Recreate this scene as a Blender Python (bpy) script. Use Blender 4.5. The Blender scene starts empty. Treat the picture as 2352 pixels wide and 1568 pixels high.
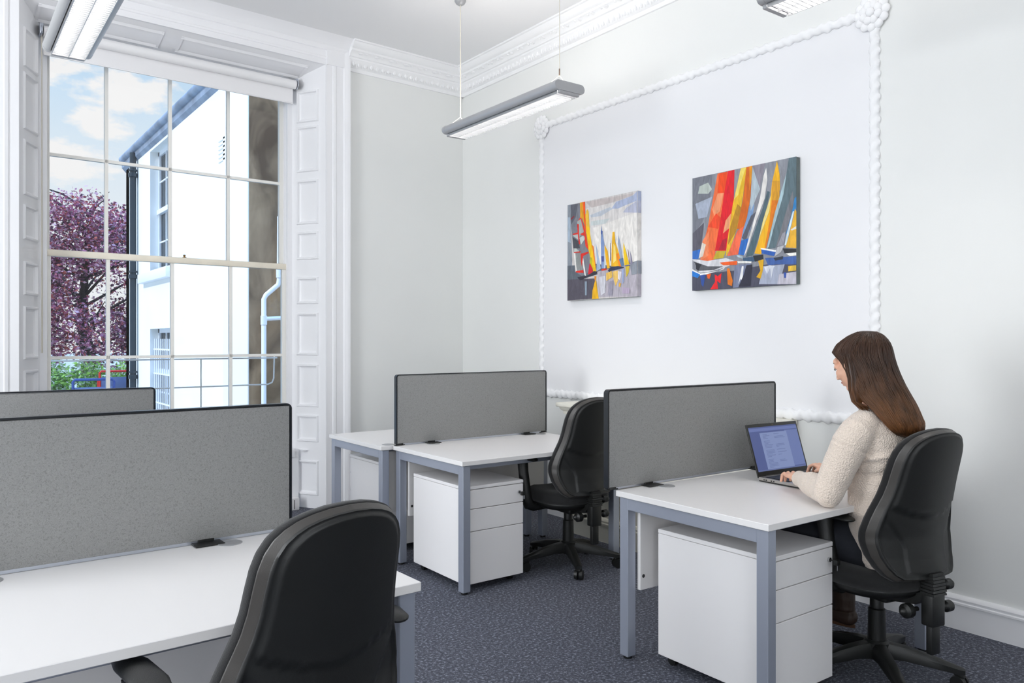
import bpy, bmesh, math, random
from mathutils import Vector, Matrix, noise
from mathutils.geometry import tessellate_polygon
random.seed(7)
PI = math.pi
R = math.radians
scene = bpy.context.scene
COL = scene.collection

# ------------------------------------------------------------------ camera, world, sun, exposure
cam_d = bpy.data.cameras.new('camera')
cam = bpy.data.objects.new('camera', cam_d)
COL.objects.link(cam)
cam_d.sensor_width = 36.0
cam_d.lens = 1797.4 / 2352 * 36
cam_d.shift_y = -5.15 / 2352
cam_d.clip_start = 0.05
cam_d.clip_end = 300
cam.location = (0, 0, 1.3935)
cam.rotation_euler = (PI / 2, 0, -R(36.53))
scene.camera = cam

scene.view_settings.view_transform = 'Standard'
scene.view_settings.look = 'None'
scene.view_settings.exposure = 0.10
scene.view_settings.gamma = 1.0
scene.view_settings.use_curve_mapping = False
scene.cycles.use_denoising = True
scene.cycles.max_bounces = 10
scene.cycles.diffuse_bounces = 6
scene.cycles.glossy_bounces = 4
scene.cycles.transparent_max_bounces = 16
scene.cycles.sample_clamp_indirect = 6.0
scene.cycles.caustics_reflective = False
scene.cycles.caustics_refractive = False


def build_world():
    w = bpy.data.worlds.new('sky')
    scene.world = w
    w.use_nodes = True
    nt = w.node_tree
    nt.nodes.clear()
    N = nt.nodes.new
    L = nt.links.new
    out = N('ShaderNodeOutputWorld')
    bg = N('ShaderNodeBackground')
    tc = N('ShaderNodeTexCoord')
    sep = N('ShaderNodeSeparateXYZ')
    L(tc.outputs['Generated'], sep.inputs[0])
    ramp = N('ShaderNodeValToRGB')
    ramp.color_ramp.elements[0].position = 0.08
    ramp.color_ramp.elements[0].color = (0.93, 0.97, 1.0, 1)
    ramp.color_ramp.elements[1].position = 0.50
    ramp.color_ramp.elements[1].color = (0.30, 0.54, 0.93, 1)
    e = ramp.color_ramp.elements.new(0.22)
    e.color = (0.76, 0.89, 1.0, 1)
    e = ramp.color_ramp.elements.new(0.33)
    e.color = (0.52, 0.76, 1.0, 1)
    L(sep.outputs['Z'], ramp.inputs[0])
    mp = N('ShaderNodeMapping')
    mp.inputs['Scale'].default_value = (1, 1, 2.0)
    mp.inputs['Location'].default_value = (0.2, 1.3, 0.6)
    L(tc.outputs['Generated'], mp.inputs[0])
    no = N('ShaderNodeTexNoise')
    no.inputs['Scale'].default_value = 26
    no.inputs['Detail'].default_value = 6
    no.inputs['Roughness'].default_value = 0.55
    L(mp.outputs[0], no.inputs['Vector'])
    # a few separate cumulus clouds: centre direction, size
    total = None
    for c, rad in (((0.203, 1.094, 0.314), 0.085), ((0.160, 1.10, 0.318), 0.040), ((0.177, 1.114, 0.272), 0.050), ((0.122, 1.150, 0.350), 0.055), ((0.130, 1.14, 0.225), 0.090), ((0.34, 1.05, 0.42), 0.09)):
        v = Vector(c).normalized()
        sb = N('ShaderNodeVectorMath')
        sb.operation = 'SUBTRACT'
        sb.inputs[1].default_value = v
        L(tc.outputs['Generated'], sb.inputs[0])
        ml = N('ShaderNodeVectorMath')
        ml.operation = 'MULTIPLY'
        ml.inputs[1].default_value = (1, 1, 2.1)
        L(sb.outputs[0], ml.inputs[0])
        ln = N('ShaderNodeVectorMath')
        ln.operation = 'LENGTH'
        L(ml.outputs[0], ln.inputs[0])
        mr0 = N('ShaderNodeMapRange')
        mr0.inputs[1].default_value = 0.0
        mr0.inputs[2].default_value = rad
        mr0.inputs[3].default_value = 1.0
        mr0.inputs[4].default_value = 0.0
        L(ln.outputs['Value'], mr0.inputs[0])
        if total is None:
            total = mr0.outputs[0]
        else:
            mxn = N('ShaderNodeMath')
            mxn.operation = 'MAXIMUM'
            L(total, mxn.inputs[0])
            L(mr0.outputs[0], mxn.inputs[1])
            total = mxn.outputs[0]
    ad = N('ShaderNodeMath')
    ad.operation = 'MULTIPLY_ADD'
    ad.inputs[1].default_value = 1.9
    L(no.outputs[0], ad.inputs[0])
    L(total, ad.inputs[2])
    cr = N('ShaderNodeValToRGB')
    sc = N('ShaderNodeMapRange')
    sc.inputs[1].default_value = 1.30
    sc.inputs[2].default_value = 1.62
    L(ad.outputs[0], sc.inputs[0])
    cr.color_ramp.elements[0].position = 0.0
    cr.color_ramp.elements[1].position = 1.0
    L(sc.outputs[0], cr.inputs[0])
    mix = N('ShaderNodeMixRGB')
    mix.inputs[2].default_value = (1.0, 1.0, 1.0, 1)
    L(cr.outputs[0], mix.inputs[0])
    L(ramp.outputs[0], mix.inputs[1])
    L(mix.outputs[0], bg.inputs[0])
    # brighter sky overhead, above the part the window shows
    mr = N('ShaderNodeMapRange')
    mr.interpolation_type = 'SMOOTHSTEP'
    mr.inputs[1].default_value = 0.50
    mr.inputs[2].default_value = 0.80
    mr.inputs[3].default_value = 0.86
    mr.inputs[4].default_value = 5.0
    L(sep.outputs['Z'], mr.inputs[0])
    L(mr.outputs[0], bg.inputs[1])
    L(bg.outputs[0], out.inputs[0])


build_world()
sun_d = bpy.data.lights.new('sun', 'SUN')
sun_d.energy = 1.9
sun_d.angle = R(1.0)
sun_d.color = (1.0, 0.97, 0.92)
sun = bpy.data.objects.new('sun', sun_d)
COL.objects.link(sun)
sun.rotation_euler = Vector((-0.72, 0.06, 0.60)).to_track_quat('Z', 'Y').to_euler()


def area(name, loc, direction, sx, sy, power, color):
    d = bpy.data.lights.new(name, 'AREA')
    d.shape = 'RECTANGLE'
    d.size, d.size_y = sx, sy
    d.energy = power
    d.color = color
    o = bpy.data.objects.new(name, d)
    COL.objects.link(o)
    o.location = loc
    o.rotation_euler = (-Vector(direction)).to_track_quat('Z', 'Y').to_euler()
    return o


# added fill lights behind and left of the camera, set in invented window openings
area('added_fill_light', (-0.9, -2.48, 2.0), (0, 1, 0), 1.7, 2.7, 48, (0.97, 0.98, 1.0))
area('added_fill_light', (-2.88, -0.7, 2.0), (1, 0, 0), 1.7, 2.7, 45, (0.96, 0.98, 1.0))
area('added_fill_light', (-2.88, 3.1, 2.0), (1, 0, 0), 1.7, 2.7, 150, (0.94, 0.97, 1.0))

# ------------------------------------------------------------------ materials


def lin(c):
    if isinstance(c, str):
        c = tuple(int(c[i:i + 2], 16) / 255 for i in (0, 2, 4))
    return tuple(x / 12.92 if x <= 0.04045 else ((x + 0.055) / 1.055) ** 2.4 for x in c)


def mat(name, color, rough=0.6, metal=0.0, bump=0.0, bscale=60.0, var=0.0, vscale=8.0, spec=0.5, coat=0.0, sheen=0.0):
    m = bpy.data.materials.new(name)
    m.use_nodes = True
    nt = m.node_tree
    b = nt.nodes['Principled BSDF']
    c = lin(color)
    b.inputs['Base Color'].default_value = (*c, 1)
    b.inputs['Roughness'].default_value = rough
    b.inputs['Metallic'].default_value = metal
    b.inputs['Specular IOR Level'].default_value = spec
    if coat:
        b.inputs['Coat Weight'].default_value = coat
    if sheen:
        b.inputs['Sheen Weight'].default_value = sheen
    tc = nt.nodes.new('ShaderNodeTexCoord')
    if var:
        n = nt.nodes.new('ShaderNodeTexNoise')
        n.inputs['Scale'].default_value = vscale
        n.inputs['Detail'].default_value = 5
        nt.links.new(tc.outputs['Object'], n.inputs['Vector'])
        r = nt.nodes.new('ShaderNodeValToRGB')
        r.color_ramp.elements[0].position = 0.3
        r.color_ramp.elements[1].position = 0.7
        r.color_ramp.elements[0].color = (*[x * (1 - var) for x in c], 1)
        r.color_ramp.elements[1].color = (*[min(1, x * (1 + var)) for x in c], 1)
        nt.links.new(n.outputs[0], r.inputs[0])
        nt.links.new(r.outputs[0], b.inputs['Base Color'])
    if bump:
        n = nt.nodes.new('ShaderNodeTexNoise')
        n.inputs['Scale'].default_value = bscale
        n.inputs['Detail'].default_value = 4
        nt.links.new(tc.outputs['Object'], n.inputs['Vector'])
        bp = nt.nodes.new('ShaderNodeBump')
        bp.inputs['Strength'].default_value = bump
        bp.inputs['Distance'].default_value = 0.004
        nt.links.new(n.outputs[0], bp.inputs['Height'])
        nt.links.new(bp.outputs[0], b.inputs['Normal'])
    return m


M = {}
M['wall'] = mat('wall_paint', 'e9eae8', 0.75, bump=0.05, bscale=90, var=0.012, vscale=1.5)
M['panel'] = mat('panel_paint', 'eeeef0', 0.75, bump=0.05, bscale=90)
M['ceiling'] = mat('ceiling_paint', 'efeff0', 0.85)
M['plaster'] = mat('plaster_white', 'f4f4f5', 0.6, bump=0.12, bscale=35)
M['gloss'] = mat('white_gloss_paint', 'f1f1f3', 0.32, bump=0.04, bscale=18)
M['sash'] = mat('sash_paint', 'f0eee8', 0.4)
M['cream'] = mat('cream_sash_paint', 'ebe3d2', 0.4, var=0.06, vscale=6)
M['desk'] = mat('white_laminate', 'e9e7e6', 0.38)
M['steel'] = mat('silver_powder_coat', 'a9afbd', 0.38, 0.5, spec=0.5)
M['alu'] = mat('brushed_aluminium', 'c9ced8', 0.28, 0.9)
M['grommet'] = mat('grey_grommet', 'a9aaac', 0.35, 0.3)
M['white_metal'] = mat('white_cabinet_enamel', 'eeecec', 0.45)
M['dark_gap'] = mat('dark_grey_detail', '2a2a2c', 0.8)  # dark screw dots and the slit in the trunking
M['black_plastic'] = mat('black_plastic', '141514', 0.42, bump=0.15, bscale=400)
M['shell_plastic'] = mat('black_shell_plastic', '111211', 0.5, bump=0.12, bscale=500)
M['rim_plastic'] = mat('rim_plastic', '393633', 0.4, bump=0.1, bscale=500)
M['black_fabric'] = mat('black_fabric', '141415', 0.9, bump=0.4, bscale=600, sheen=0.15)
M['chrome'] = mat('chrome', 'c8c8c8', 0.15, 1.0)
M['trim_black'] = mat('glossy_black_edging', '10151c', 0.3)
M['lamp_grey'] = mat('lamp_housing_grey', 'a9aaad', 0.36, 0.2)
M['louver'] = mat('louver_metal', 'b4b6b8', 0.3, 0.7)
M['tray'] = mat('lamp_tray_white', 'e4e6ea', 0.5)
M['cable'] = mat('cable_white', 'd9d4c8', 0.6)
M['cable_grip'] = mat('cable_grip_brown', '7d6a5c', 0.5)
M['blind'] = mat('blind_fabric', 'ecebec', 0.8)
M['laptop_black'] = mat('laptop_black', '1d1d1b', 0.4)
M['laptop_alu'] = mat('laptop_aluminium', 'b7b3ae', 0.35, 0.8)
M['skin'] = mat('skin', 'e2b096', 0.5, var=0.05, vscale=30)
M['lips'] = mat('lips', 'b8685c', 0.4)
M['eye'] = mat('eyelashes', '2c211c', 0.5)
M['jeans'] = mat('dark_jeans', '1c1f27', 0.85, bump=0.3, bscale=500)
M['boot'] = mat('brown_boot', '3a2a22', 0.55, bump=0.2, bscale=60)
M['boot_sole'] = mat('boot_sole', '5c3d2a', 0.6)
M['brass'] = mat('brass_latch', '8a6a3c', 0.4, 0.7)
M['mantel'] = mat('cream_mantel', 'e9e6da', 0.5)
M['render_white'] = mat('white_render', 'f2f2ee', 0.85, bump=0.25, bscale=12, var=0.03, vscale=1.2)
M['drain_white'] = mat('white_drainpipe', 'eceef2', 0.5)
M['drain_black'] = mat('black_downpipe', '26323a', 0.4, bump=0.2, bscale=20)
M['slate'] = mat('slate_gutter', '8794a6', 0.6, bump=0.4, bscale=9, var=0.35, vscale=3)
M['red_metal'] = mat('red_garden_metal', 'd8281e', 0.45)
M['blue_metal'] = mat('blue_garden_metal', '2f4687', 0.45)
M['blue_canvas'] = mat('blue_canvas', '66749c', 0.8)
M['bark'] = mat('bark', '3d3431', 0.9, bump=0.5, bscale=12)
M['gravel'] = mat('gravel_ground', 'a7a49c', 0.9, bump=0.3, bscale=25, var=0.2, vscale=6)


def m_carpet():
    m = mat('carpet', '4c505c', 0.95, bump=0.9, bscale=160)
    nt = m.node_tree
    b = nt.nodes['Principled BSDF']
    tc = nt.nodes.new('ShaderNodeTexCoord')
    n = nt.nodes.new('ShaderNodeTexNoise')
    n.inputs['Scale'].default_value = 75
    n.inputs['Detail'].default_value = 3
    n.inputs['Roughness'].default_value = 0.75
    nt.links.new(tc.outputs['Object'], n.inputs['Vector'])
    r = nt.nodes.new('ShaderNodeValToRGB')
    r.color_ramp.elements[0].position = 0.38
    r.color_ramp.elements[0].color = (*lin('3a3d46'), 1)
    r.color_ramp.elements[1].position = 0.66
    r.color_ramp.elements[1].color = (*lin('9093a0'), 1)
    e = r.color_ramp.elements.new(0.54)
    e.color = (*lin('535662'), 1)
    nt.links.new(n.outputs[0], r.inputs[0])
    nt.links.new(r.outputs[0], b.inputs['Base Color'])
    return m


def m_screen_fabric():
    m = mat('screen_fabric', '8c8c8b', 0.95)
    nt = m.node_tree
    b = nt.nodes['Principled BSDF']
    tc = nt.nodes.new('ShaderNodeTexCoord')
    n0 = nt.nodes.new('ShaderNodeTexNoise')
    n0.inputs['Scale'].default_value = 55
    n0.inputs['Detail'].default_value = 2
    nt.links.new(tc.outputs['Object'], n0.inputs['Vector'])
    w = nt.nodes.new('ShaderNodeTexNoise')
    w.inputs['Scale'].default_value = 190
    w.inputs['Detail'].default_value = 3
    w.inputs['Distortion'].default_value = 1.2
    nt.links.new(tc.outputs['Object'], w.inputs['Vector'])
    r = nt.nodes.new('ShaderNodeValToRGB')
    r.color_ramp.elements[0].position = 0.40
    r.color_ramp.elements[0].color = (*lin('828281'), 1)
    r.color_ramp.elements[1].position = 0.60
    r.color_ramp.elements[1].color = (*lin('8b8b8a'), 1)
    e = r.color_ramp.elements.new(0.50)
    e.color = (*lin('989897'), 1)
    nt.links.new(w.outputs[0], r.inputs[0])
    nt.links.new(r.outputs[0], b.inputs['Base Color'])
    bp = nt.nodes.new('ShaderNodeBump')
    bp.inputs['Strength'].default_value = 0.5
    bp.inputs['Distance'].default_value = 0.002
    nt.links.new(w.outputs[0], bp.inputs['Height'])
    nt.links.new(bp.outputs[0], b.inputs['Normal'])
    return m


def m_attr(name, rough=0.6, bump=0.0, bscale=40, transl=False, brush=False):
    m = bpy.data.materials.new(name)
    m.use_nodes = True
    nt = m.node_tree
    b = nt.nodes['Principled BSDF']
    b.inputs['Roughness'].default_value = rough
    a = nt.nodes.new('ShaderNodeVertexColor')
    a.layer_name = 'paint'
    src = a.outputs[0]
    tc = nt.nodes.new('ShaderNodeTexCoord')
    if brush:
        n = nt.nodes.new('ShaderNodeTexNoise')
        n.inputs['Scale'].default_value = 14
        n.inputs['Detail'].default_value = 6
        n.inputs['Distortion'].default_value = 1.2
        mp = nt.nodes.new('ShaderNodeMapping')
        mp.inputs['Scale'].default_value = (1, 2.4, 0.7)
        nt.links.new(tc.outputs['Object'], mp.inputs[0])
        nt.links.new(mp.outputs[0], n.inputs['Vector'])
        mr = nt.nodes.new('ShaderNodeMapRange')
        mr.inputs[1].default_value = 0.3
        mr.inputs[2].default_value = 0.7
        mr.inputs[3].default_value = 0.80
        mr.inputs[4].default_value = 1.18
        nt.links.new(n.outputs[0], mr.inputs[0])
        mx = nt.nodes.new('ShaderNodeVectorMath')
        mx.operation = 'SCALE'
        nt.links.new(src, mx.inputs[0])
        nt.links.new(mr.outputs[0], mx.inputs['Scale'])
        src = mx.outputs[0]
    nt.links.new(src, b.inputs['Base Color'])
    if bump:
        n2 = nt.nodes.new('ShaderNodeTexNoise')
        n2.inputs['Scale'].default_value = bscale
        nt.links.new(tc.outputs['Object'], n2.inputs['Vector'])
        bp = nt.nodes.new('ShaderNodeBump')
        bp.inputs['Strength'].default_value = bump
        bp.inputs['Distance'].default_value = 0.003
        nt.links.new(n2.outputs[0], bp.inputs['Height'])
        nt.links.new(bp.outputs[0], b.inputs['Normal'])
    if transl:
        b.inputs['Transmission Weight'].default_value = 0.0
        t = nt.nodes.new('ShaderNodeBsdfTranslucent')
        nt.links.new(src, t.inputs[0])
        ms = nt.nodes.new('ShaderNodeMixShader')
        ms.inputs[0].default_value = 0.35
        out = nt.nodes['Material Output']
        nt.links.new(b.outputs[0], ms.inputs[1])
        nt.links.new(t.outputs[0], ms.inputs[2])
        nt.links.new(ms.outputs[0], out.inputs[0])
    return m


def m_glass():
    m = bpy.data.materials.new('window_glass')
    m.use_nodes = True
    nt = m.node_tree
    nt.nodes.clear()
    out = nt.nodes.new('ShaderNodeOutputMaterial')
    tr = nt.nodes.new('ShaderNodeBsdfTransparent')
    gl = nt.nodes.new('ShaderNodeBsdfGlossy')
    gl.inputs['Roughness'].default_value = 0.02
    fr = nt.nodes.new('ShaderNodeFresnel')
    fr.inputs[0].default_value = 1.35
    mx = nt.nodes.new('ShaderNodeMixShader')
    nt.links.new(fr.outputs[0], mx.inputs[0])
    nt.links.new(tr.outputs[0], mx.inputs[1])
    nt.links.new(gl.outputs[0], mx.inputs[2])
    nt.links.new(mx.outputs[0], out.inputs[0])
    return m


def m_emit(name, color, s):
    m = bpy.data.materials.new(name)
    m.use_nodes = True
    b = m.node_tree.nodes['Principled BSDF']
    b.inputs['Base Color'].default_value = (*lin(color), 1)
    b.inputs['Emission Color'].default_value = (*lin(color), 1)
    b.inputs['Emission Strength'].default_value = s
    b.inputs['Roughness'].default_value = 0.35
    return m


def m_brownwall():
    # weathered cement render: brown-grey with darker run-off stains
    m = mat('weathered_render', '8d8375', 0.95, bump=0.3, bscale=14)
    nt = m.node_tree
    b = nt.nodes['Principled BSDF']
    tc = nt.nodes.new('ShaderNodeTexCoord')
    n = nt.nodes.new('ShaderNodeTexNoise')
    n.inputs['Scale'].default_value = 1.6
    n.inputs['Detail'].default_value = 7
    n.inputs['Distortion'].default_value = 0.6
    mp = nt.nodes.new('ShaderNodeMapping')
    mp.inputs['Scale'].default_value = (1.6, 1, 0.8)
    nt.links.new(tc.outputs['Object'], mp.inputs[0])
    nt.links.new(mp.outputs[0], n.inputs['Vector'])
    r = nt.nodes.new('ShaderNodeValToRGB')
    r.color_ramp.elements[0].position = 0.36
    r.color_ramp.elements[0].color = (*lin('5c4733'), 1)
    r.color_ramp.elements[1].position = 0.62
    r.color_ramp.elements[1].color = (*lin('ab8f70'), 1)
    nt.links.new(n.outputs[0], r.inputs[0])
    nt.links.new(r.outputs[0], b.inputs['Base Color'])
    return m


def m_hair():
    m = mat('brown_hair', '3a241a', 0.38)
    nt = m.node_tree
    b = nt.nodes['Principled BSDF']
    b.inputs['Specular IOR Level'].default_value = 0.35
    a = nt.nodes.new('ShaderNodeVertexColor')
    a.layer_name = 'paint'
    nt.links.new(a.outputs[0], b.inputs['Base Color'])
    return m


def m_knit():
    m = mat('cream_knit', 'e2d3c5', 0.95, sheen=0.4)
    nt = m.node_tree
    b = nt.nodes['Principled BSDF']
    tc = nt.nodes.new('ShaderNodeTexCoord')
    v = nt.nodes.new('ShaderNodeTexVoronoi')
    v.inputs['Scale'].default_value = 190
    nt.links.new(tc.outputs['Object'], v.inputs['Vector'])
    bp = nt.nodes.new('ShaderNodeBump')
    bp.inputs['Strength'].default_value = 0.85
    bp.inputs['Distance'].default_value = 0.004
    nt.links.new(v.outputs[0], bp.inputs['Height'])
    nt.links.new(bp.outputs[0], b.inputs['Normal'])
    return m


M['carpet'] = m_carpet()
M['screen'] = m_screen_fabric()
M['paint'] = m_attr('canvas_paint', 0.55, 0.25, 60, brush=True)
M['leaf'] = m_attr('leaves', 0.6, transl=True)
M['glass'] = m_glass()
M['lamp_glow'] = m_emit('lamp_tube_glow', 'fff9f3', 34.0)
M['lamp_up'] = m_emit('lamp_uplight_glow', 'fff9f3', 10.0)
M['brown_render'] = m_brownwall()
M['hair'] = m_hair()
M['knit'] = m_knit()
for nm_, cx_ in (('display_blue', '48568f'), ('display_bar', '6574ad'), ('display_page', '7f8fbd'), ('display_ink', '5c6a9c'), ('display_side', '6777ad')):
    M[nm_] = m_emit(nm_, cx_, 0.78)
    M[nm_].node_tree.nodes['Principled BSDF'].inputs['Base Color'].default_value = (0.01, 0.01, 0.012, 1)

# ------------------------------------------------------------------ building helpers


def tag(o, label=None, cat=None, group=None, kind=None):
    if label:
        o['label'] = label
    if cat:
        o['category'] = cat
    if group:
        o['group'] = group
    if kind:
        o['kind'] = kind
    return o


def empty(name, loc=(0, 0, 0), rz=0.0):
    o = bpy.data.objects.new(name, None)
    o.empty_display_size = 0.1
    o.location = loc
    o.rotation_euler = (0, 0, rz)
    COL.objects.link(o)
    return o


def copy_tree(o, parent=None):
    c = o.copy()
    COL.objects.link(c)
    c.parent = parent
    for ch in list(o.children):
        copy_tree(ch, c)
    return c


class MB:
    """collects shapes and links them as one mesh object"""

    def __init__(self):
        self.bm = bmesh.new()
        self.mats = []
        self.mi = 0

    def use(self, m):
        if m not in self.mats:
            self.mats.append(m)
        self.mi = self.mats.index(m)
        return self

    def _fin(self, faces, smooth=False):
        for f in faces:
            f.material_index = self.mi
            f.smooth = smooth

    def box(self, x0, x1, y0, y1, z0, z1, bev=0.0, seg=2, mx=None):
        n0 = len(self.bm.faces)
        vs = [self.bm.verts.new(p) for p in
              ((x0, y0, z0), (x1, y0, z0), (x1, y1, z0), (x0, y1, z0), (x0, y0, z1), (x1, y0, z1), (x1, y1, z1), (x0, y1, z1))]
        fs = [self.bm.faces.new([vs[i] for i in q]) for q in
              ((0, 3, 2, 1), (4, 5, 6, 7), (0, 1, 5, 4), (1, 2, 6, 5), (2, 3, 7, 6), (3, 0, 4, 7))]
        allv = vs
        if bev > 0:
            es = list({e for f in fs for e in f.edges})
            r = bmesh.ops.bevel(self.bm, geom=es, offset=bev, segments=seg, affect='EDGES', profile=0.5)
            self.bm.faces.ensure_lookup_table()
            fs = self.bm.faces[n0:] if False else list({f for v in r['verts'] for f in v.link_faces} | {f for f in fs if f.is_valid})
            allv = list({v for f in fs for v in f.verts})
        self._fin(fs, bev > 0)
        if mx is not None:
            for v in allv:
                v.co = mx @ v.co
        return self

    def ring_loft(self, rings, cap=True, smooth=True, closed=True, wrap=False):
        rows = [[self.bm.verts.new(p) for p in r] for r in rings]
        n = len(rows[0])
        fs = []
        m = len(rows)
        for i in range(m if wrap else m - 1):
            a, b = rows[i], rows[(i + 1) % m]
            for j in range(n if closed else n - 1):
                k = (j + 1) % n
                try:
                    fs.append(self.bm.faces.new((a[j], a[k], b[k], b[j])))
                except ValueError:
                    pass
        if cap and closed and not wrap:
            for r in (rows[0][::-1], rows[-1]):
                try:
                    fs.append(self.bm.faces.new(r))
                except ValueError:
                    pass
        self._fin(fs, smooth)
        return self

    def tube(self, pts, rad, n=10, flat=1.0, up=None, round_ends=False, wrap=False):
        pts = [Vector(p) for p in pts]
        m = len(pts)
        if not hasattr(rad, '__len__'):
            rad = [rad] * m
        rad = list(rad)
        if round_ends and not wrap:
            d0 = (pts[0] - pts[1]).normalized()
            d1 = (pts[-1] - pts[-2]).normalized()
            r0, r1 = rad[0], rad[-1]
            pre = [(pts[0] + d0 * r0 * s, r0 * c) for s, c in ((0.98, 0.2), (0.8, 0.6), (0.45, 0.89))]
            post = [(pts[-1] + d1 * r1 * s, r1 * c) for s, c in ((0.45, 0.89), (0.8, 0.6), (0.98, 0.2))]
            pts = [p for p, _ in pre] + pts + [p for p, _ in post]
            rad = [r for _, r in pre] + rad + [r for _, r in post]
            m = len(pts)
        rings = []
        ref = Vector(up) if up else None
        nrm = None
        for i in range(m):
            if wrap:
                t = pts[(i + 1) % m] - pts[i - 1]
            else:
                t = pts[min(i + 1, m - 1)] - pts[max(i - 1, 0)]
            t.normalize()
            if ref is not None:
                x = t.cross(ref)
                if x.length < 1e-5:
                    x = t.orthogonal()
                x.normalize()
            else:
                if nrm is None:
                    nrm = t.orthogonal().normalized()
                nrm = (nrm - t * nrm.dot(t))
                if nrm.length < 1e-6:
                    nrm = t.orthogonal()
                nrm.normalize()
                x = nrm
            y = x.cross(t).normalized()
            rings.append([pts[i] + x * math.cos(a) * rad[i] + y * math.sin(a) * rad[i] * flat
                          for a in [2 * PI * k / n for k in range(n)]])
        return self.ring_loft(rings, wrap=wrap)

    def lathe(self, prof, n=24, origin=(0, 0, 0), mx=None):
        o = Vector(origin)
        rings = []
        for r, z in prof:
            ring = []
            for k in range(n):
                a = 2 * PI * k / n
                p = Vector((max(r, 1e-4) * math.cos(a), max(r, 1e-4) * math.sin(a), z))
                if mx is not None:
                    p = mx @ p
                ring.append(o + p)
            rings.append(ring)
        return self.ring_loft(rings)

    def ell(self, c, r, n=20, m=12, mx=None):
        rings = []
        for i in range(m + 1):
            t = PI * i / m
            ring = []
            for k in range(n):
                a = 2 * PI * k / n
                s = max(math.sin(t), 1e-3)
                p = Vector((r[0] * s * math.cos(a), r[1] * s * math.sin(a), -r[2] * math.cos(t)))
                if mx is not None:
                    p = mx @ p
                ring.append(Vector(c) + p)
            rings.append(ring)
        return self.ring_loft(rings)

    def prof(self, pts, a, b, ax, smooth=False):
        """extrude a closed 2-D profile between the offsets a and b along axis ax ('x','y','z')"""
        def P(u, v, w):
            return {'x': (w, u, v), 'y': (u, w, v), 'z': (u, v, w)}[ax]
        r0 = [self.bm.verts.new(P(u, v, a)) for u, v in pts]
        r1 = [self.bm.verts.new(P(u, v, b)) for u, v in pts]
        n = len(pts)
        fs = []
        for j in range(n):
            k = (j + 1) % n
            fs.append(self.bm.faces.new((r0[j], r0[k], r1[k], r1[j])))
        fs.append(self.bm.faces.new(r0[::-1]))
        fs.append(self.bm.faces.new(r1))
        self._fin(fs, smooth)
        return self

    def poly(self, pts, smooth=False):
        f = self.bm.faces.new([self.bm.verts.new(p) for p in pts])
        self._fin([f], smooth)
        return self

    def build(self, name, m=None, parent=None, loc=None, rot=None, sharp=35, mx=None, recalc=True):
        if mx is not None:
            self.bm.transform(mx)
        if recalc:
            bmesh.ops.recalc_face_normals(self.bm, faces=self.bm.faces)
        me = bpy.data.meshes.new(name)
        self.bm.to_mesh(me)
        self.bm.free()
        for mm in (self.mats or [M[m] if isinstance(m, str) else m]):
            me.materials.append(M[mm] if isinstance(mm, str) else mm)
        if sharp:
            me.set_sharp_from_angle(angle=R(sharp))
        o = bpy.data.objects.new(name, me)
        COL.objects.link(o)
        if parent is not None:
            o.parent = parent
        if loc:
            o.location = loc
        if rot:
            o.rotation_euler = rot
        return o


def struct(o):
    o['kind'] = 'structure'
    return o


def voxel_union(mb, name, m, parent, voxel=0.004, smooth=6, factor=0.5, disp=None):
    """merge overlapping closed shapes into one continuous skin"""
    o = mb.build(name + '_rough', m, None, sharp=None)
    md = o.modifiers.new('r', 'REMESH')
    md.mode = 'VOXEL'
    md.voxel_size = voxel
    md.use_smooth_shade = True
    if smooth:
        sm = o.modifiers.new('s', 'SMOOTH')
        sm.factor = factor
        sm.iterations = smooth
    dg = bpy.context.evaluated_depsgraph_get()
    dg.update()
    me = bpy.data.meshes.new_from_object(o.evaluated_get(dg))
    bpy.data.objects.remove(o)
    if disp:
        me.update()
        nr = [v.normal.copy() for v in me.vertices]
        for v, nn in zip(me.vertices, nr):
            v.co += nn * disp(v.co)
    for p in me.polygons:
        p.use_smooth = True
    me.name = name
    me.materials.clear()
    me.materials.append(M[m] if isinstance(m, str) else m)
    r = bpy.data.objects.new(name, me)
    COL.objects.link(r)
    r.parent = parent
    return r

# ------------------------------------------------------------------ the room
XB = 3.976          # plane of the picture wall
YA = 6.137          # the corner
CZ = 3.86           # ceiling
XL, YN = -2.9, -2.5
WM = Matrix.Translation((XB, YA, 0)) @ Matrix.Rotation(R(2.3), 4, 'Z')     # window wall frame: x along the wall (negative left), y outward
HL, HR = -3.53, -1.39     # window recess at the wall face
TAL = -6.95

mb = MB().use('carpet')
mb.box(XL - .1, XB + .1, YN - .1, YA + .9, -0.06, 0.0)
struct(mb.build('floor'))
mb = MB().use('ceiling')
mb.box(XL - .1, XB + .1, YN - .1, YA + .9, CZ, CZ + .1)
struct(mb.build('ceiling'))
mb = MB().use('wall')
mb.box(XB, XB + .15, YN - .1, YA + .6, 0, CZ)
wall_right = struct(mb.build('wall_right'))
# lighter paint of the framed panel, a skim coat a millimetre proud of the wall
mb = MB().use('panel')
mb.box(XB - .0012, XB + .001, 2.16, 4.965, 0.96, 3.12)
struct(mb.build('trim_1'))
mb = MB().use('wall')  # left wall, its openings added for the fill lights
for y0, y1, z0, z1 in ((YN - .1, -1.6, 0, CZ), (.2, 2.2, 0, CZ), (4.0, YA + .2, 0, CZ), (-1.6, .2, 0, .6), (-1.6, .2, 3.4, CZ), (2.2, 4.0, 0, .6), (2.2, 4.0, 3.4, CZ)):
    mb.box(XL - .3, XL, y0, y1, z0, z1)
struct(mb.build('wall_left'))
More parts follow.
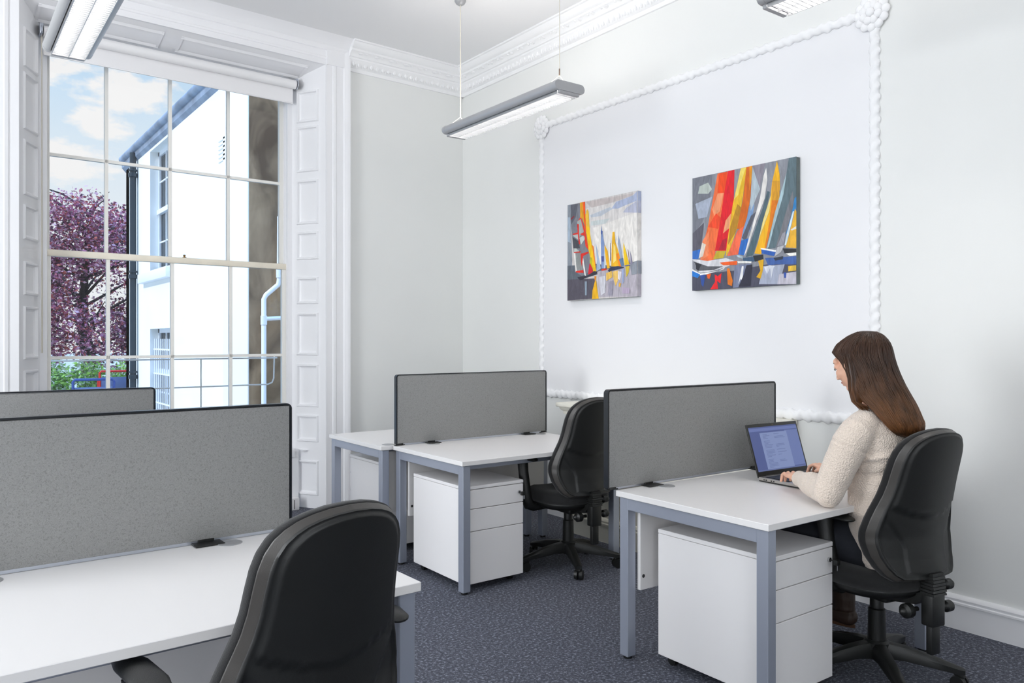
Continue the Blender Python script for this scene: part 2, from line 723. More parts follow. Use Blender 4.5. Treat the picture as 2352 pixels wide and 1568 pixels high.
# wall behind the camera, with an opening added for the fill light
mb = MB().use('wall')
for x0, x1, z0, z1 in ((XL, -1.8, 0, CZ), (0.0, XB, 0, CZ), (-1.8, 0, 0, .6), (-1.8, 0, 3.4, CZ)):
    mb.box(x0, x1, YN - .3, YN, z0, z1)
struct(mb.build('wall_near'))
for wn, mw in (('added_window_2', Matrix.Translation((-.9, YN, 0))), ('added_window_3', Matrix.Translation((XL, -.7, 0)) @ Matrix.Rotation(-PI / 2, 4, 'Z')),
               ('added_window_4', Matrix.Translation((XL, 3.1, 0)) @ Matrix.Rotation(-PI / 2, 4, 'Z'))):  # unseen windows, added so light reaches the room
    mb = MB().use('sash')
    for dx in (-.87, -.44, 0, .44, .87):
        w = .03 if abs(dx) > .8 else .012
        mb.box(dx - w, dx + w, -.2, -.15, .6, 3.4)
    for z in (.63, 1.3, 2.0, 2.7, 3.37):
        mb.box(-.9, .9, -.2, -.15, z - .02, z + .02)
    struct(mb.build(wn, mx=mw))

# window wall with the recess
mb = MB().use('wall')
T = .44
mb.box(TAL, HL - .02, 0, T, 0, CZ)
mb.box(HR + .02, 0.3, 0, T, 0, CZ)
mb.box(HL - .02, HR + .02, 0, T, 3.66, CZ)
struct(mb.build('wall_far', mx=WM))

# skirting boards
SK = [(0, 0), (.020, 0), (.020, .118), (.026, .121), (.026, .130), (.019, .134), (.022, .146), (.016, .158), (.006, .164), (0, .164)]
mb = MB().use('gloss')
mb.prof([(XB - d, z) for d, z in SK], YN, 6.1, 'y')
struct(mb.build('baseboard_right'))
mb = MB().use('gloss')
mb.prof([(-d, z) for d, z in SK], -1.19, 0.0, 'x')
mb.prof([(-d, z) for d, z in SK], TAL, -3.74, 'x')
struct(mb.build('baseboard_far', mx=WM))

# cornice : profile (distance from wall, height) swept along the walls, with an egg row
PR = [(0, 3.640), (.016, 3.640), (.020, 3.650), (.020, 3.668), (.030, 3.672), (.052, 3.700), (.060, 3.722), (.066, 3.728), (.066, 3.742),
      (.080, 3.746), (.086, 3.760), (.100, 3.775), (.118, 3.783), (.118, 3.800), (.128, 3.803), (.140, 3.815), (.155, 3.835), (.158, 3.845), (.172, 3.848), (.172, CZ), (0, CZ)]


def egg_row(mb, along, n, L0, L1):
    for i in range(n):
        s = L0 + (L1 - L0) * (i + .5) / n
        w = abs(L1 - L0) / n
        c = along(s, .048, 3.698)
        mb.ell(c, (w * .27, w * .20, .022), 8, 6)
        c = along(s + w * .5, .044, 3.692)
        mb.ell(c, (w * .08, w * .08, .024), 5, 4)
    for i in range(int(n / 2.6)):
        s = L0 + (L1 - L0) * (i + .5) / (n / 2.6)
        rr = random.uniform(.8, 1.25)
        mb.ell(along(s, .096, 3.773), (.030 * rr, .018 * rr, .010), 7, 5)
        mb.ell(along(s + .05, .100, 3.778), (.016, .012, .009), 6, 4)


mb = MB().use('plaster')
mb.prof([(XB - d, z) for d, z in PR], YN, 6.2, 'y')
egg_row(mb, lambda s, d, z: (XB - d, s, z), 88, 6.02, 1.2)
struct(mb.build('trim_2'))
mb = MB().use('plaster')
mb.prof([(-d, z) for d, z in PR], -1.20, 0.03, 'x')
mb.prof([(-d, z) for d, z in PR], TAL, -3.72, 'x')
egg_row(mb, lambda s, d, z: (s, -d, z), 20, -1.18, -0.06)
struct(mb.build('trim_3', mx=WM))


# carved moulding of the picture panel
def rope(mb, p0, p1, nrm, r=.034, pitch=.060, n=12):
    p0, p1, nrm = Vector(p0), Vector(p1), Vector(nrm)
    d = (p1 - p0)
    L = d.length
    d.normalize()
    side = d.cross(nrm).normalized()
    steps = int(L / .006)
    rings = []
    for i in range(steps + 1):
        s = L * i / steps
        ring = []
        for k in range(n):
            a = 2 * PI * k / n
            tw = math.sin(2 * PI * s / pitch + 1.6 * a)
            lf = math.sin(2 * PI * s / (pitch * 2) - 2.0 * a)
            rr = r * (0.84 + .13 * tw * abs(tw) ** -.4 + .14 * max(0, lf)) if abs(tw) > .01 else r * .84
            ring.append(p0 + d * s + side * math.cos(a) * rr + nrm * math.sin(a) * rr * .62)
        rings.append(ring)
    mb.ring_loft(rings)


def rosette(mb, c, r=.085):
    c = Vector(c)
    # a carved disc of overlapping petals facing -x
    for k in range(12):
        a = 2 * PI * k / 12
        mb.ell(c + Vector((-.008, math.cos(a) * r * .8, math.sin(a) * r * .8)), (.014, r * .27, r * .27), 10, 6)
    for k in range(8):
        a = 2 * PI * (k + .5) / 8
        mb.ell(c + Vector((-.018, math.cos(a) * r * .45, math.sin(a) * r * .45)), (.014, r * .25, r * .25), 10, 6)
    mb.ell(c + Vector((-.026, 0, 0)), (.014, r * .25, r * .25), 12, 8)
    mb.ell(c, (.014, r * .85, r * .85), 24, 8)


px = XB - .006
y0, y1, z0, z1 = 2.165, 4.955, .962, 3.115
for i, (a, b) in enumerate((((px, y0, z1), (px, y1, z1)), ((px, y0, z0), (px, y0, z1)), ((px, y1, z0), (px, y1, z1)), ((px, y0, z0), (px, y1, z0)))):
    mb = MB().use('plaster')
    rope(mb, a, b, (-1, 0, 0), r=.03 if i != 3 else .034)
    struct(mb.build('trim_%d' % (4 + i), sharp=60))
for i, c in enumerate(((px - .004, y0 + .01, z1 - .01), (px - .004, y1 - .01, z1 - .01))):
    mb = MB().use('plaster')
    rosette(mb, c, .093)
    struct(mb.build('trim_%d' % (8 + i), sharp=60))

# ------------------------------------------------------------------ window recess and sashes
# architrave round the recess
mb = MB().use('gloss')
AP = [(0, .0), (0, -.034), (.055, -.034), (.060, -.042), (.080, -.046), (.086, -.040), (.150, -.040), (.156, -.052), (.176, -.060), (.184, -.064), (.205, -.064), (.205, 0)]
rt = [(HR + .0 + d, v) for d, v in AP]
lf = [(HL - d, v) for d, v in AP]
mb.prof(rt, 0, CZ, 'z')
mb.prof(lf, 0, CZ, 'z')
mb.prof([(v, 3.64 + d * .75) for d, v in AP], HL - .2, HR + .2, 'x')
mb.box(HR, HR + .205, -.052, 0, 3.64, CZ)
mb.box(HL - .205, HL, -.052, 0, 3.64, CZ)
# frieze board between head and ceiling, coved forward
mb.prof([(0, 3.79), (-.066, 3.79), (-.075, 3.80), (-.10, 3.83), (-.15, CZ), (0, CZ)], HL - .205, HR + .205, 'x')
struct(mb.build('trim_10', mx=WM))

win = struct(empty('window_1'))
win.matrix_world = WM
BV = .27   # depth where the splayed linings meet the sash box


def lining(mb, uf, ub, vf, vb, zlist, z0, z1, side):
    """splayed panelled shutter lining from (uf,vf) to (ub,vb)"""
    d = Vector((ub - uf, vb - vf, 0))
    L = d.length
    d.normalize()
    nrm = Vector((-d.y, d.x, 0)) * side      # faces into the recess
    o = Vector((uf, vf, 0))

    def P(s, h, z):
        p = o + d * s + nrm * h
        return (p.x, p.y, z)
    cuts = [z1]
    for a, b in zlist:
        cuts += [a, b]
    cuts.append(z0)
    m0, m1 = .17 * L + .01, .86 * L

    def quad(s0, s1, za, zb, h0=0, h1=0):
        mb.poly([P(s0, h0, zb), P(s1, h1, zb), P(s1, h1, za), P(s0, h0, za)])
    quad(0, m0, z1, z0)
    quad(m1, L, z1, z0)
    for i in range(0, len(cuts), 2):
        quad(m0, m1, cuts[i], cuts[i + 1])
    for a, b in zlist:
        # raised bolection edge, then sunk field
        steps = [(0, 0), (.006, .012), (.016, .012), (.022, -.006), (.034, -.012)]
        for (i0, h0), (i1, h1) in zip(steps, steps[1:]):
            for (sA, zA), (sB, zB), (sC, zC), (sD, zD) in (
                    ((m0 + i0, a - i0), (m1 - i0, a - i0), (m1 - i1, a - i1), (m0 + i1, a - i1)),
                    ((m1 - i0, a - i0), (m1 - i0, b + i0), (m1 - i1, b + i1), (m1 - i1, a - i1)),
                    ((m1 - i0, b + i0), (m0 + i0, b + i0), (m0 + i1, b + i1), (m1 - i1, b + i1)),
                    ((m0 + i0, b + i0), (m0 + i0, a - i0), (m0 + i1, a - i1), (m0 + i1, b + i1))):
                mb.poly([P(sA, h0, zA), P(sB, h0, zB), P(sC, h1, zC), P(sD, h1, zD)])
        i, h = steps[-1]
        mb.poly([P(m0 + i, h, a - i), P(m1 - i, h, a - i), P(m1 - i, h, b + i), P(m0 + i, h, b + i)])
    # thickness behind
    mb.poly([P(0, -.03, z0), P(L, -.03, z0), P(L, -.03, z1), P(0, -.03, z1)])


ZL = [(3.451, 3.188), (3.155, 2.777), (2.712, 2.344), (2.283, 2.052), (1.908, 1.685), (1.613, 1.26), (1.188, .834), (.769, .546), (.395, .106)]
mb = MB().use('gloss')
lining(mb, HR - .0, -1.55, -.02, BV, ZL, 0, 3.66, 1)
mb.box(-1.52, -1.39, .12, BV, .474, .480)
mb.build('shutter_lining', None, win, recalc=False)
mb = MB().use('gloss')
lining(mb, HL + .0, -3.37, -.02, BV, ZL, 0, 3.66, -1)
mb.build('shutter_lining', None, win, recalc=False)
# sloping panelled soffit
mb = MB().use('gloss')
zf, zb = 3.642, 3.555


def SP(u, t, h=0):
    return (u, -.02 + t * (BV + .02), zf + (zb - zf) * t + h)


for u0, u1 in ((HL, -2.62), (-2.50, HR)):
    a0, a1 = u0 + (.12 if u0 == HL else 0), u1 - (.12 if u1 == HR else 0)
    for i0, i1, t0, t1, h0, h1 in ((0, 0, .22, .25, 0, -.008), (.0, .0, .75, .78, -.008, 0)):
        pass
    for t0, t1 in ((.20, .26), (.76, .82)):
        mb.poly([SP(a0, t0, -.001), SP(a1, t0, -.001), SP(a1, t1, -.012), SP(a0, t1, -.012)])
        mb.poly([SP(a0, t1, -.012), SP(a1, t1, -.012), SP(a1, t1 + .02, -.001), SP(a0, t1 + .02, -.001)])
    for e0, e1 in ((a0, a0 + .018), (a1 - .018, a1)):
        mb.poly([SP(e0, .2, -.006), SP(e1, .2, -.006), SP(e1, .82, -.008), SP(e0, .82, -.008)])
mb.poly([SP(HL, 0), SP(HR, 0), SP(HR, 1), SP(HL, 1)])
mb.poly([SP(HL, 0, .05), SP(HR, 0, .05), SP(HR, 1, .12), SP(HL, 1, .12)])
mb.build('soffit_panel', None, win)
# sash box (frame round the sashes, outside the linings)
mb = MB().use('gloss')
mb.box(-1.575, -1.40, BV, T, 0, 3.7)
mb.box(-3.52, -3.345, BV, T, 0, 3.7)
mb.box(-3.345, -1.575, BV, T, 3.50, 3.7)
mb.box(-1.592, -1.575, BV, .305, .5, 3.5)
mb.box(-3.345, -3.328, BV, .305, .5, 3.5)
mb.box(-1.590, -1.575, .352, .366, .5, 3.5)
mb.box(-3.345, -3.330, .352, .366, .5, 3.5)
mb.build('sash_box', None, win)
mb = MB().use('gloss')
mb.box(-3.345, -1.575, .16, T + .06, .42, .490, .006)
mb.box(-3.38, -1.535, .18, .215, .05, .47)
for a, b in ((-3.28, -2.55), (-2.42, -1.68)):
    mb.box(a, b, .170, .182, .12, .40, .004)
mb.build('window_board', None, win)
US = [-3.345 + .045, -2.935, -2.49, -2.045, -1.575 - .045]


def sash(name, v0, v1, za, zb, zm, rail_lo, rail_hi, mname, lowrail_m=None):
    mb = MB().use(mname)
    mb.box(-3.345, -3.300, v0, v1, za, zb)
    mb.box(-1.620, -1.575, v0, v1, za, zb)
    mb.box(-3.300, -1.620, v0, v1, zb - rail_hi, zb)
    for u in US[1:4]:
        mb.box(u - .012, u + .012, v0 + .004, v1 - .004, za, zb)
    for z in zm:
        mb.box(-3.300, -1.620, v0 + .004, v1 - .004, z - .011, z + .011)
    if lowrail_m:
        mb.use(lowrail_m)
    mb.box(-3.300, -1.620, v0, v1, za, za + rail_lo)
    s = mb.build(name, None, win)
    g = MB().use('glass')
    vm = (v0 + v1) / 2
    g.box(-3.302, -1.618, vm - .0015, vm + .0015, za + rail_lo - .003, zb - rail_hi + .003)
    g.build('glass_pane', None, s)
    return s


lower = sash('lower_sash', .310, .348, .490, 2.020, (1.262,), .07, .040, 'sash')
upper = sash('upper_sash', .368, .406, 1.985, 3.50, (2.700,), .034, .05, 'sash')
# meeting rail of the lower sash, painted cream
mb = MB().use('cream')
mb.box(-3.340, -1.580, .300, .349, 1.975, 2.022, .005)
mb.build('meeting_rail', None, lower)
mb = MB().use('brass')
mb.lathe([(0, 0), (.016, 0), (.016, .006), (.008, .010), (.008, .020), (.012, .024), (0, .028)], 16, (-2.40, .325, 2.02))
mb.build('sash_lock', None, lower)
# white guard wires outside the panes
mb = MB().use('sash')
mb.tube([(-3.36, .52, 1.010), (-1.66, .52, 1.010), (-1.625, .52, 1.025), (-1.61, .52, 1.06), (-1.605, .52, 1.25)], .006, 8)
mb.tube([(-2.215, .52, 1.24), (-2.215, .52, .50)], .006, 8)
mb.tube([(-3.36, .52, 1.235), (-1.58, .52, 1.235)], .006, 8)
mb.build('guard_wire', None, win)

# roller blind
bl = empty('roller_blind')
bl.matrix_world = WM
tag(bl, 'white roller blind wound up at the head of the tall sash window', 'blind')
mb = MB().use('blind')
ux0, ux1 = -3.365, -1.565
mb.tube([(ux0, .175, 3.490), (ux1, .175, 3.490)], .036, 24)
mb.build('fabric_roll', None, bl)
mb = MB().use('blind')
mb.box(ux0 + .005, ux1 - .008, .205, .2065, 3.345, 3.490)
mb.box(ux0 + .005, ux1 - .008, .200, .211, 3.337, 3.350, .003)
mb.build('hanging_fabric', None, bl)
for u, s in ((ux0 - .012, 1), (ux1 + .010, 1)):
    mb = MB().use('alu')
    mb.tube([(u - .004, .175, 3.490), (u + .004, .175, 3.490)], .037, 20)
    mb.box(u - .010, u + .012, .16, .26, 3.47, 3.54, .003)
    mb.build('end_bracket', None, bl)
mb = MB().use('cable')
mb.tube([(ux0 - .006, .19, 3.48), (ux0 - .008, .185, 3.35), (ux0 - .008, .185, 1.3)], .004, 6)
mb.tube([(ux0 - .006, .235, 3.48), (ux0 - .004, .2, 3.35), (ux0 - .002, .19, 1.3)], .003, 6)
mb.build('bead_chain', None, bl)

# white trunking along the foot of the window board
mb = MB().use('white_metal')
mb.box(-3.3, -1.56, .10, .178, .0, .10, .006)
mb.use('dark_gap')
mb.box(-1.605, -1.600, .0985, .102, .01, .085)
struct(mb.build('trim_11', mx=WM))

# cream mantelpiece behind the far desk
t = empty('mantelpiece', (3.80, 3.5, 0))
tag(t, 'cream painted mantelpiece under the framed panel, behind the empty chair', 'mantelpiece')
mb = MB().use('mantel')
mb.box(3.645, XB - .002, 2.62, 4.39, .905, .935, .006)
mb.prof([(3.66, .906), (3.675, .885), (3.70, .870), (3.705, .850), (XB - .002, .850), (XB - .002, .906)], 2.64, 4.37, 'y')
mb.build('shelf', None, t, mx=Matrix.Translation((-3.80, -3.5, 0)))
mb = MB().use('mantel')
mb.box(3.72, XB - .002, 2.70, 4.33, 0, .855)
mb.box(3.705, 3.722, 2.70, 2.95, .17, .80, .004)
mb.box(3.705, 3.722, 4.08, 4.33, .17, .80, .004)
mb.build('surround', None, t, mx=Matrix.Translation((-3.80, -3.5, 0)))
mb = MB().use('mantel')
mb.prof([(3.72 - d, z) for d, z in SK], 2.66, 4.36, 'y')
mb.build('plinth', None, t, mx=Matrix.Translation((-3.80, -3.5, 0)))

# ------------------------------------------------------------------ desks
DW, DD, DH = 1.2, .79, .73


def make_desk(label, cat_group, x, y, rz, h=DH, ports=(.255, 1.12)):
    """origin: near-left corner of the desk on the floor; +y is the back edge"""
    t = empty('desk', (x, y, 0), rz)
    tag(t, label, 'desk', cat_group)
    mb = MB().use('desk')
    mb.box(0, DW, 0, DD, h - .025, h, .0015, 1)
    mb.build('desktop', None, t)
    L = .05
    for i, (lx, ly) in enumerate(((.012, .012), (.012, DD - .012 - L), (DW - .012 - L, .012), (DW - .012 - L, DD - .012 - L))):
        mb = MB().use('steel')
        mb.box(lx, lx + L, ly, ly + L, .012, h - .026, .003, 1)
        mb.use('black_plastic')
        mb.tube([(lx + L / 2, ly + L / 2, 0), (lx + L / 2, ly + L / 2, .014)], .019, 12)
        mb.build('leg', None, t)
    for lx in (.012, DW - .012 - L):
        mb = MB().use('steel')
        mb.box(lx + .001, lx + L - .001, .012 + L, DD - .012 - L, h - .078, h - .027, .002, 1)
        mb.build('end_rail', None, t)
    for ly in (.10, DD - .15):
        mb = MB().use('steel')
        mb.box(.012 + L, DW - .012 - L, ly, ly + .03, h - .066, h - .027, .002, 1)
        mb.build('cross_rail', None, t)
    mb = MB().use('desk')
    mb.box(.066, DW - .066, DD - .085, DD - .067, .30, h - .045, .001, 1)
    mb.use('dark_gap')
    for zz in (.36, h - .09):
        for xx in (.085, DW - .085):
            mb.tube([(xx, DD - .0865, zz), (xx, DD - .0845, zz)], .008, 12)
    mb.build('modesty_panel', None, t)
    for gx in ports:
        mb = MB().use('grommet')
        mb.lathe([(0, h), (.040, h), (.040, h + .0015), (.036, h + .003), (.014, h + .0030), (.012, h + .0022), (0, h + .0022)], 28, (gx, DD - .06, 0))
        mb.build('cable_port', None, t)
    return t


d_right = make_desk('white desk with silver frame where the woman works on a laptop', 'bench desks', 2.402, 1.702, -R(.8))
d_mid = make_desk('white silver-framed desk with the empty black chair tucked in, in mid-room', 'bench desks', 2.303, 3.560, R(0))
d_win = make_desk('white desk nearest the window wall, backed against the mid-room desk', 'bench desks', 3.428, 5.155, PI)
d_left = make_desk('large white desk in the left foreground with a black chair before it', 'bench desks', 1.067 - DW * math.cos(R(1.6)), 1.854 - DW * math.sin(R(1.6)), R(1.6), .735, (.27, .925))
d_back = make_desk('white desk behind the left rear divider, beneath the window', 'bench desks', -.375, 3.885 + DD, R(0))
d_back.location = (.825, 3.90 + DD, 0)
d_back.rotation_euler = (0, 0, PI)

# ------------------------------------------------------------------ divider screens


def make_screen(label, x, y, rz, top=1.171, bot=.741, w=1.205, surf=.73, clamps=(.255, 1.025)):
    """origin on the desk surface level, left end, near face at y=0"""
    t = empty('desk_divider', (x, y, surf), rz)
    tag(t, label, 'desk divider', 'grey desk dividers')
    a, b = bot - surf, top - surf
    th = .026
    mb = MB().use('screen')
    mb.box(.009, w - .009, 0, th, a, b - .006, .003, 2)
    mb.build('fabric_panel', None, t)
    # dark edging that runs round ends and top
    r = .016
    pts = [(0.004, th / 2, a), (0.004, th / 2, b - r)]
    for k in range(1, 6):
        an = PI - k * PI / 10
        pts.append((0.004 + r + r * math.cos(an), th / 2, b - r + r * math.sin(an) - .001))
    pts2 = [(w - px, py, pz) for px, py, pz in pts][::-1]
    mb = MB().use('trim_black')
    path = pts + pts2
    rings = []
    hw, hd = .003, th / 2 + .0012
    for i, p in enumerate(path):
        p = Vector(p)
        tn = (Vector(path[min(i + 1, len(path) - 1)]) - Vector(path[max(i - 1, 0)])).normalized()
        nn = Vector((tn.z, 0, -tn.x))
        rings.append([p + nn * hw + Vector((0, hd, 0)), p + nn * hw - Vector((0, hd, 0)), p - nn * hw - Vector((0, hd, 0)), p - nn * hw + Vector((0, hd, 0))])
    mb.ring_loft(rings, smooth=False)
    mb.build('edging', None, t)
    mb = MB().use('alu')
    mb.box(.012, w - .012, .004, th - .004, .0005, a + .001, .0005, 1)
    mb.build('bottom_rail', None, t)
    for cx in (.03,) + clamps + (w - .03,):
        mb = MB().use('black_plastic')
        inner = .1 < cx < w - .1
        hw = .046 if inner else .034
        y0 = -.050 if inner else .0
        y1 = th + (.050 if inner else 0)
        mb.box(cx - hw, cx + hw, y0, y1, .001, .006, .002, 1)
        mb.box(cx - hw * .55, cx + hw * .55, -.003, th + .003, .004, a + .003, .001, 1)
        mb.build('clamp', None, t)
    return t


make_screen('grey fabric divider on the desk where the woman works', 2.370, 2.497, -R(.4))
make_screen('grey fabric divider between the two back-to-back mid-room desks', 2.318, 4.340, R(0))
make_screen('grey fabric divider spanning the left foreground desk, widest in view', 1.0 - 1.205 * math.cos(R(1.6)), 2.627 - 1.205 * math.sin(R(1.6)), R(1.6), surf=.735, bot=.746, clamps=(.255, .915))
make_screen('grey fabric divider farthest left, just below the window panes', .828 - 1.205, 3.876, R(0))

# ------------------------------------------------------------------ mobile pedestals


def make_pedestal(label, x, y, rz=0.0, key=True, w=.405, d=.565, h=.582):
    """origin: near-left corner; the drawers face -y"""
    t = empty('drawer_pedestal', (x, y, 0), rz)
    tag(t, label, 'drawer pedestal', 'white mobile pedestals')
    mb = MB().use('white_metal')
    mb.box(0, w, .022, d, .045, h - .02, .002, 1)
    mb.build('carcass', None, t)
    mb = MB().use('white_metal')
    mb.box(-.001, w + .001, 0, d, h - .018, h, .002, 1)
    mb.build('top_board', None, t)
    zs = [(h - .022, .457), (.453, .333), (.329, .042)]
    for i, (zt, zb) in enumerate(zs):
        mb = MB().use('white_metal')
        mb.box(.0005, w - .0005, .001, .019, zb, zt, .0015, 1)
        dr = mb.build('drawer', None, t)
        if i == 0 and key:
            mb = MB().use('chrome')
            mb.tube([(w - .03, .002, .515), (w - .03, -.008, .515)], .009, 16)
            mb.build('lock', None, dr)
            mb = MB().use('black_plastic')
            mb.box(w - .034, w - .026, -.028, -.006, .513, .517, .001, 1)
            mb.box(w - .042, w - .018, -.045, -.026, .500, .522, .004, 2)
            mb.use('chrome')
            mb.box(w - .032, w - .018, -.040, -.037, .478, .505, .001, 1)
            mb.build('key', None, dr)
    for cx, cy in ((.05, .06), (w - .05, .06), (.05, d - .05), (w - .05, d - .05)):
        mb = MB().use('black_plastic')
        mb.tube([(cx - .012, cy + .008, .0205), (cx + .012, cy + .008, .0205)], .0205, 14)
        mb.box(cx - .016, cx + .016, cy - .016, cy + .016, .034, .046)
        mb.build('castor', None, t)
    return t


make_pedestal('white three-drawer pedestal under the desk of the seated woman', 2.500, 1.758)
make_pedestal('white three-drawer pedestal under the mid-room desk with a key in its lock', 2.343, 3.600)
make_pedestal('white pedestal under the desk nearest the window wall', 2.775, 5.13, PI, key=False)

# ------------------------------------------------------------------ swivel chairs
CW = [(0.0, .150), (.03, .178), (.08, .200), (.16, .221), (.24, .232), (.32, .231), (.40, .219), (.48, .203), (.56, .190), (.64, .182), (.72, .178), (.79, .174), (.85, .166),
      (.90, .152), (.935, .133), (.962, .110), (.982, .080), (.995, .044), (1.0, .0)]


def cw(h):
    for (a, wa), (b, wb) in zip(CW, CW[1:]):
        if h <= b:
            return wa + (wb - wa) * (h - a) / (b - a)
    return 0.0


def spine(z):
    P = [(.46, -.235), (.55, -.212), (.63, -.202), (.74, -.212), (.88, -.245), (1.06, -.292)]
    for (a, ya), (b, yb) in zip(P, P[1:]):
        if z <= b:
            k = (z - a) / (b - a)
            return ya + (yb - ya) * k
    return P[-1][1]


def sm(x, a, b):
    t = min(1, max(0, (x - a) / (b - a)))
    return t * t * (3 - 2 * t)


ZB0, ZB1 = .465, 1.055
# nodes of a rounded-outline grid: angle/edge-distance polar grid about the spine keeps the outline smooth


def back_outline(n=170):
    pts = []
    # right side from bottom centre up to the top centre, then down the left
    m = n // 2
    hs = [(1 - math.cos(PI * (i / m))) / 2 for i in range(m + 1)]
    side = [(cw(h), h) for h in hs]
    side[0] = (.150, 0.0)
    bottom = [(.0, -.004), (.06, -.004), (.115, -.002)]
    right = bottom + side
    left = [(-x, h) for x, h in right[::-1] if x > 0]
    return right + left


OUT = back_outline()


def back_surface(mbs, rear, rimw, prof):
    """rings from outline inward; prof(e, x, z) gives rearward offset at edge-distance ratio e (1 at centre)"""
    rings = []
    cz = .48
    for e in prof['e']:
        ring = []
        for (x, h) in OUT:
            # shrink towards the medial line
            k = 1 - e
            cx, ch = 0.0, min(max(h, .22), .80)
            xx = cx + (x - cx) * k
            hh = ch + (h - ch) * k
            z = ZB0 + (ZB1 - ZB0) * hh
            wrap = .075 * (xx / .23) ** 2
            y = spine(z) + wrap + prof['f'](e, xx, hh)
            ring.append((xx, y, z))
        rings.append(ring)
    return rings


def rear_off(e, x, h):
    base = -.024 - .012 * sm(e, .094, .112)
    ax = abs(x)
    fld = 0.0
    # arc crease across the middle and the wing creases below it
    hc = .415 + 2.6 * ax ** 2
    fld += -.009 * sm(h, hc - .006, hc + .006) * sm(e, .15, .22)
    wing = .108 + .075 * sm(h, .20, .47)
    if h < hc:
        fld += .009 * sm(ax, wing - .006, wing + .006) * sm(hc - h, 0, .03) * sm(e, .13, .18)
        fld -= .010 * sm(.10 - ax, 0, .10) * sm(.30 - h, 0, .25) * sm(e, .15, .3)
    return base + fld


def front_off(e, x, h):
    return .004 + .030 * sm(e, 0.0, .35)


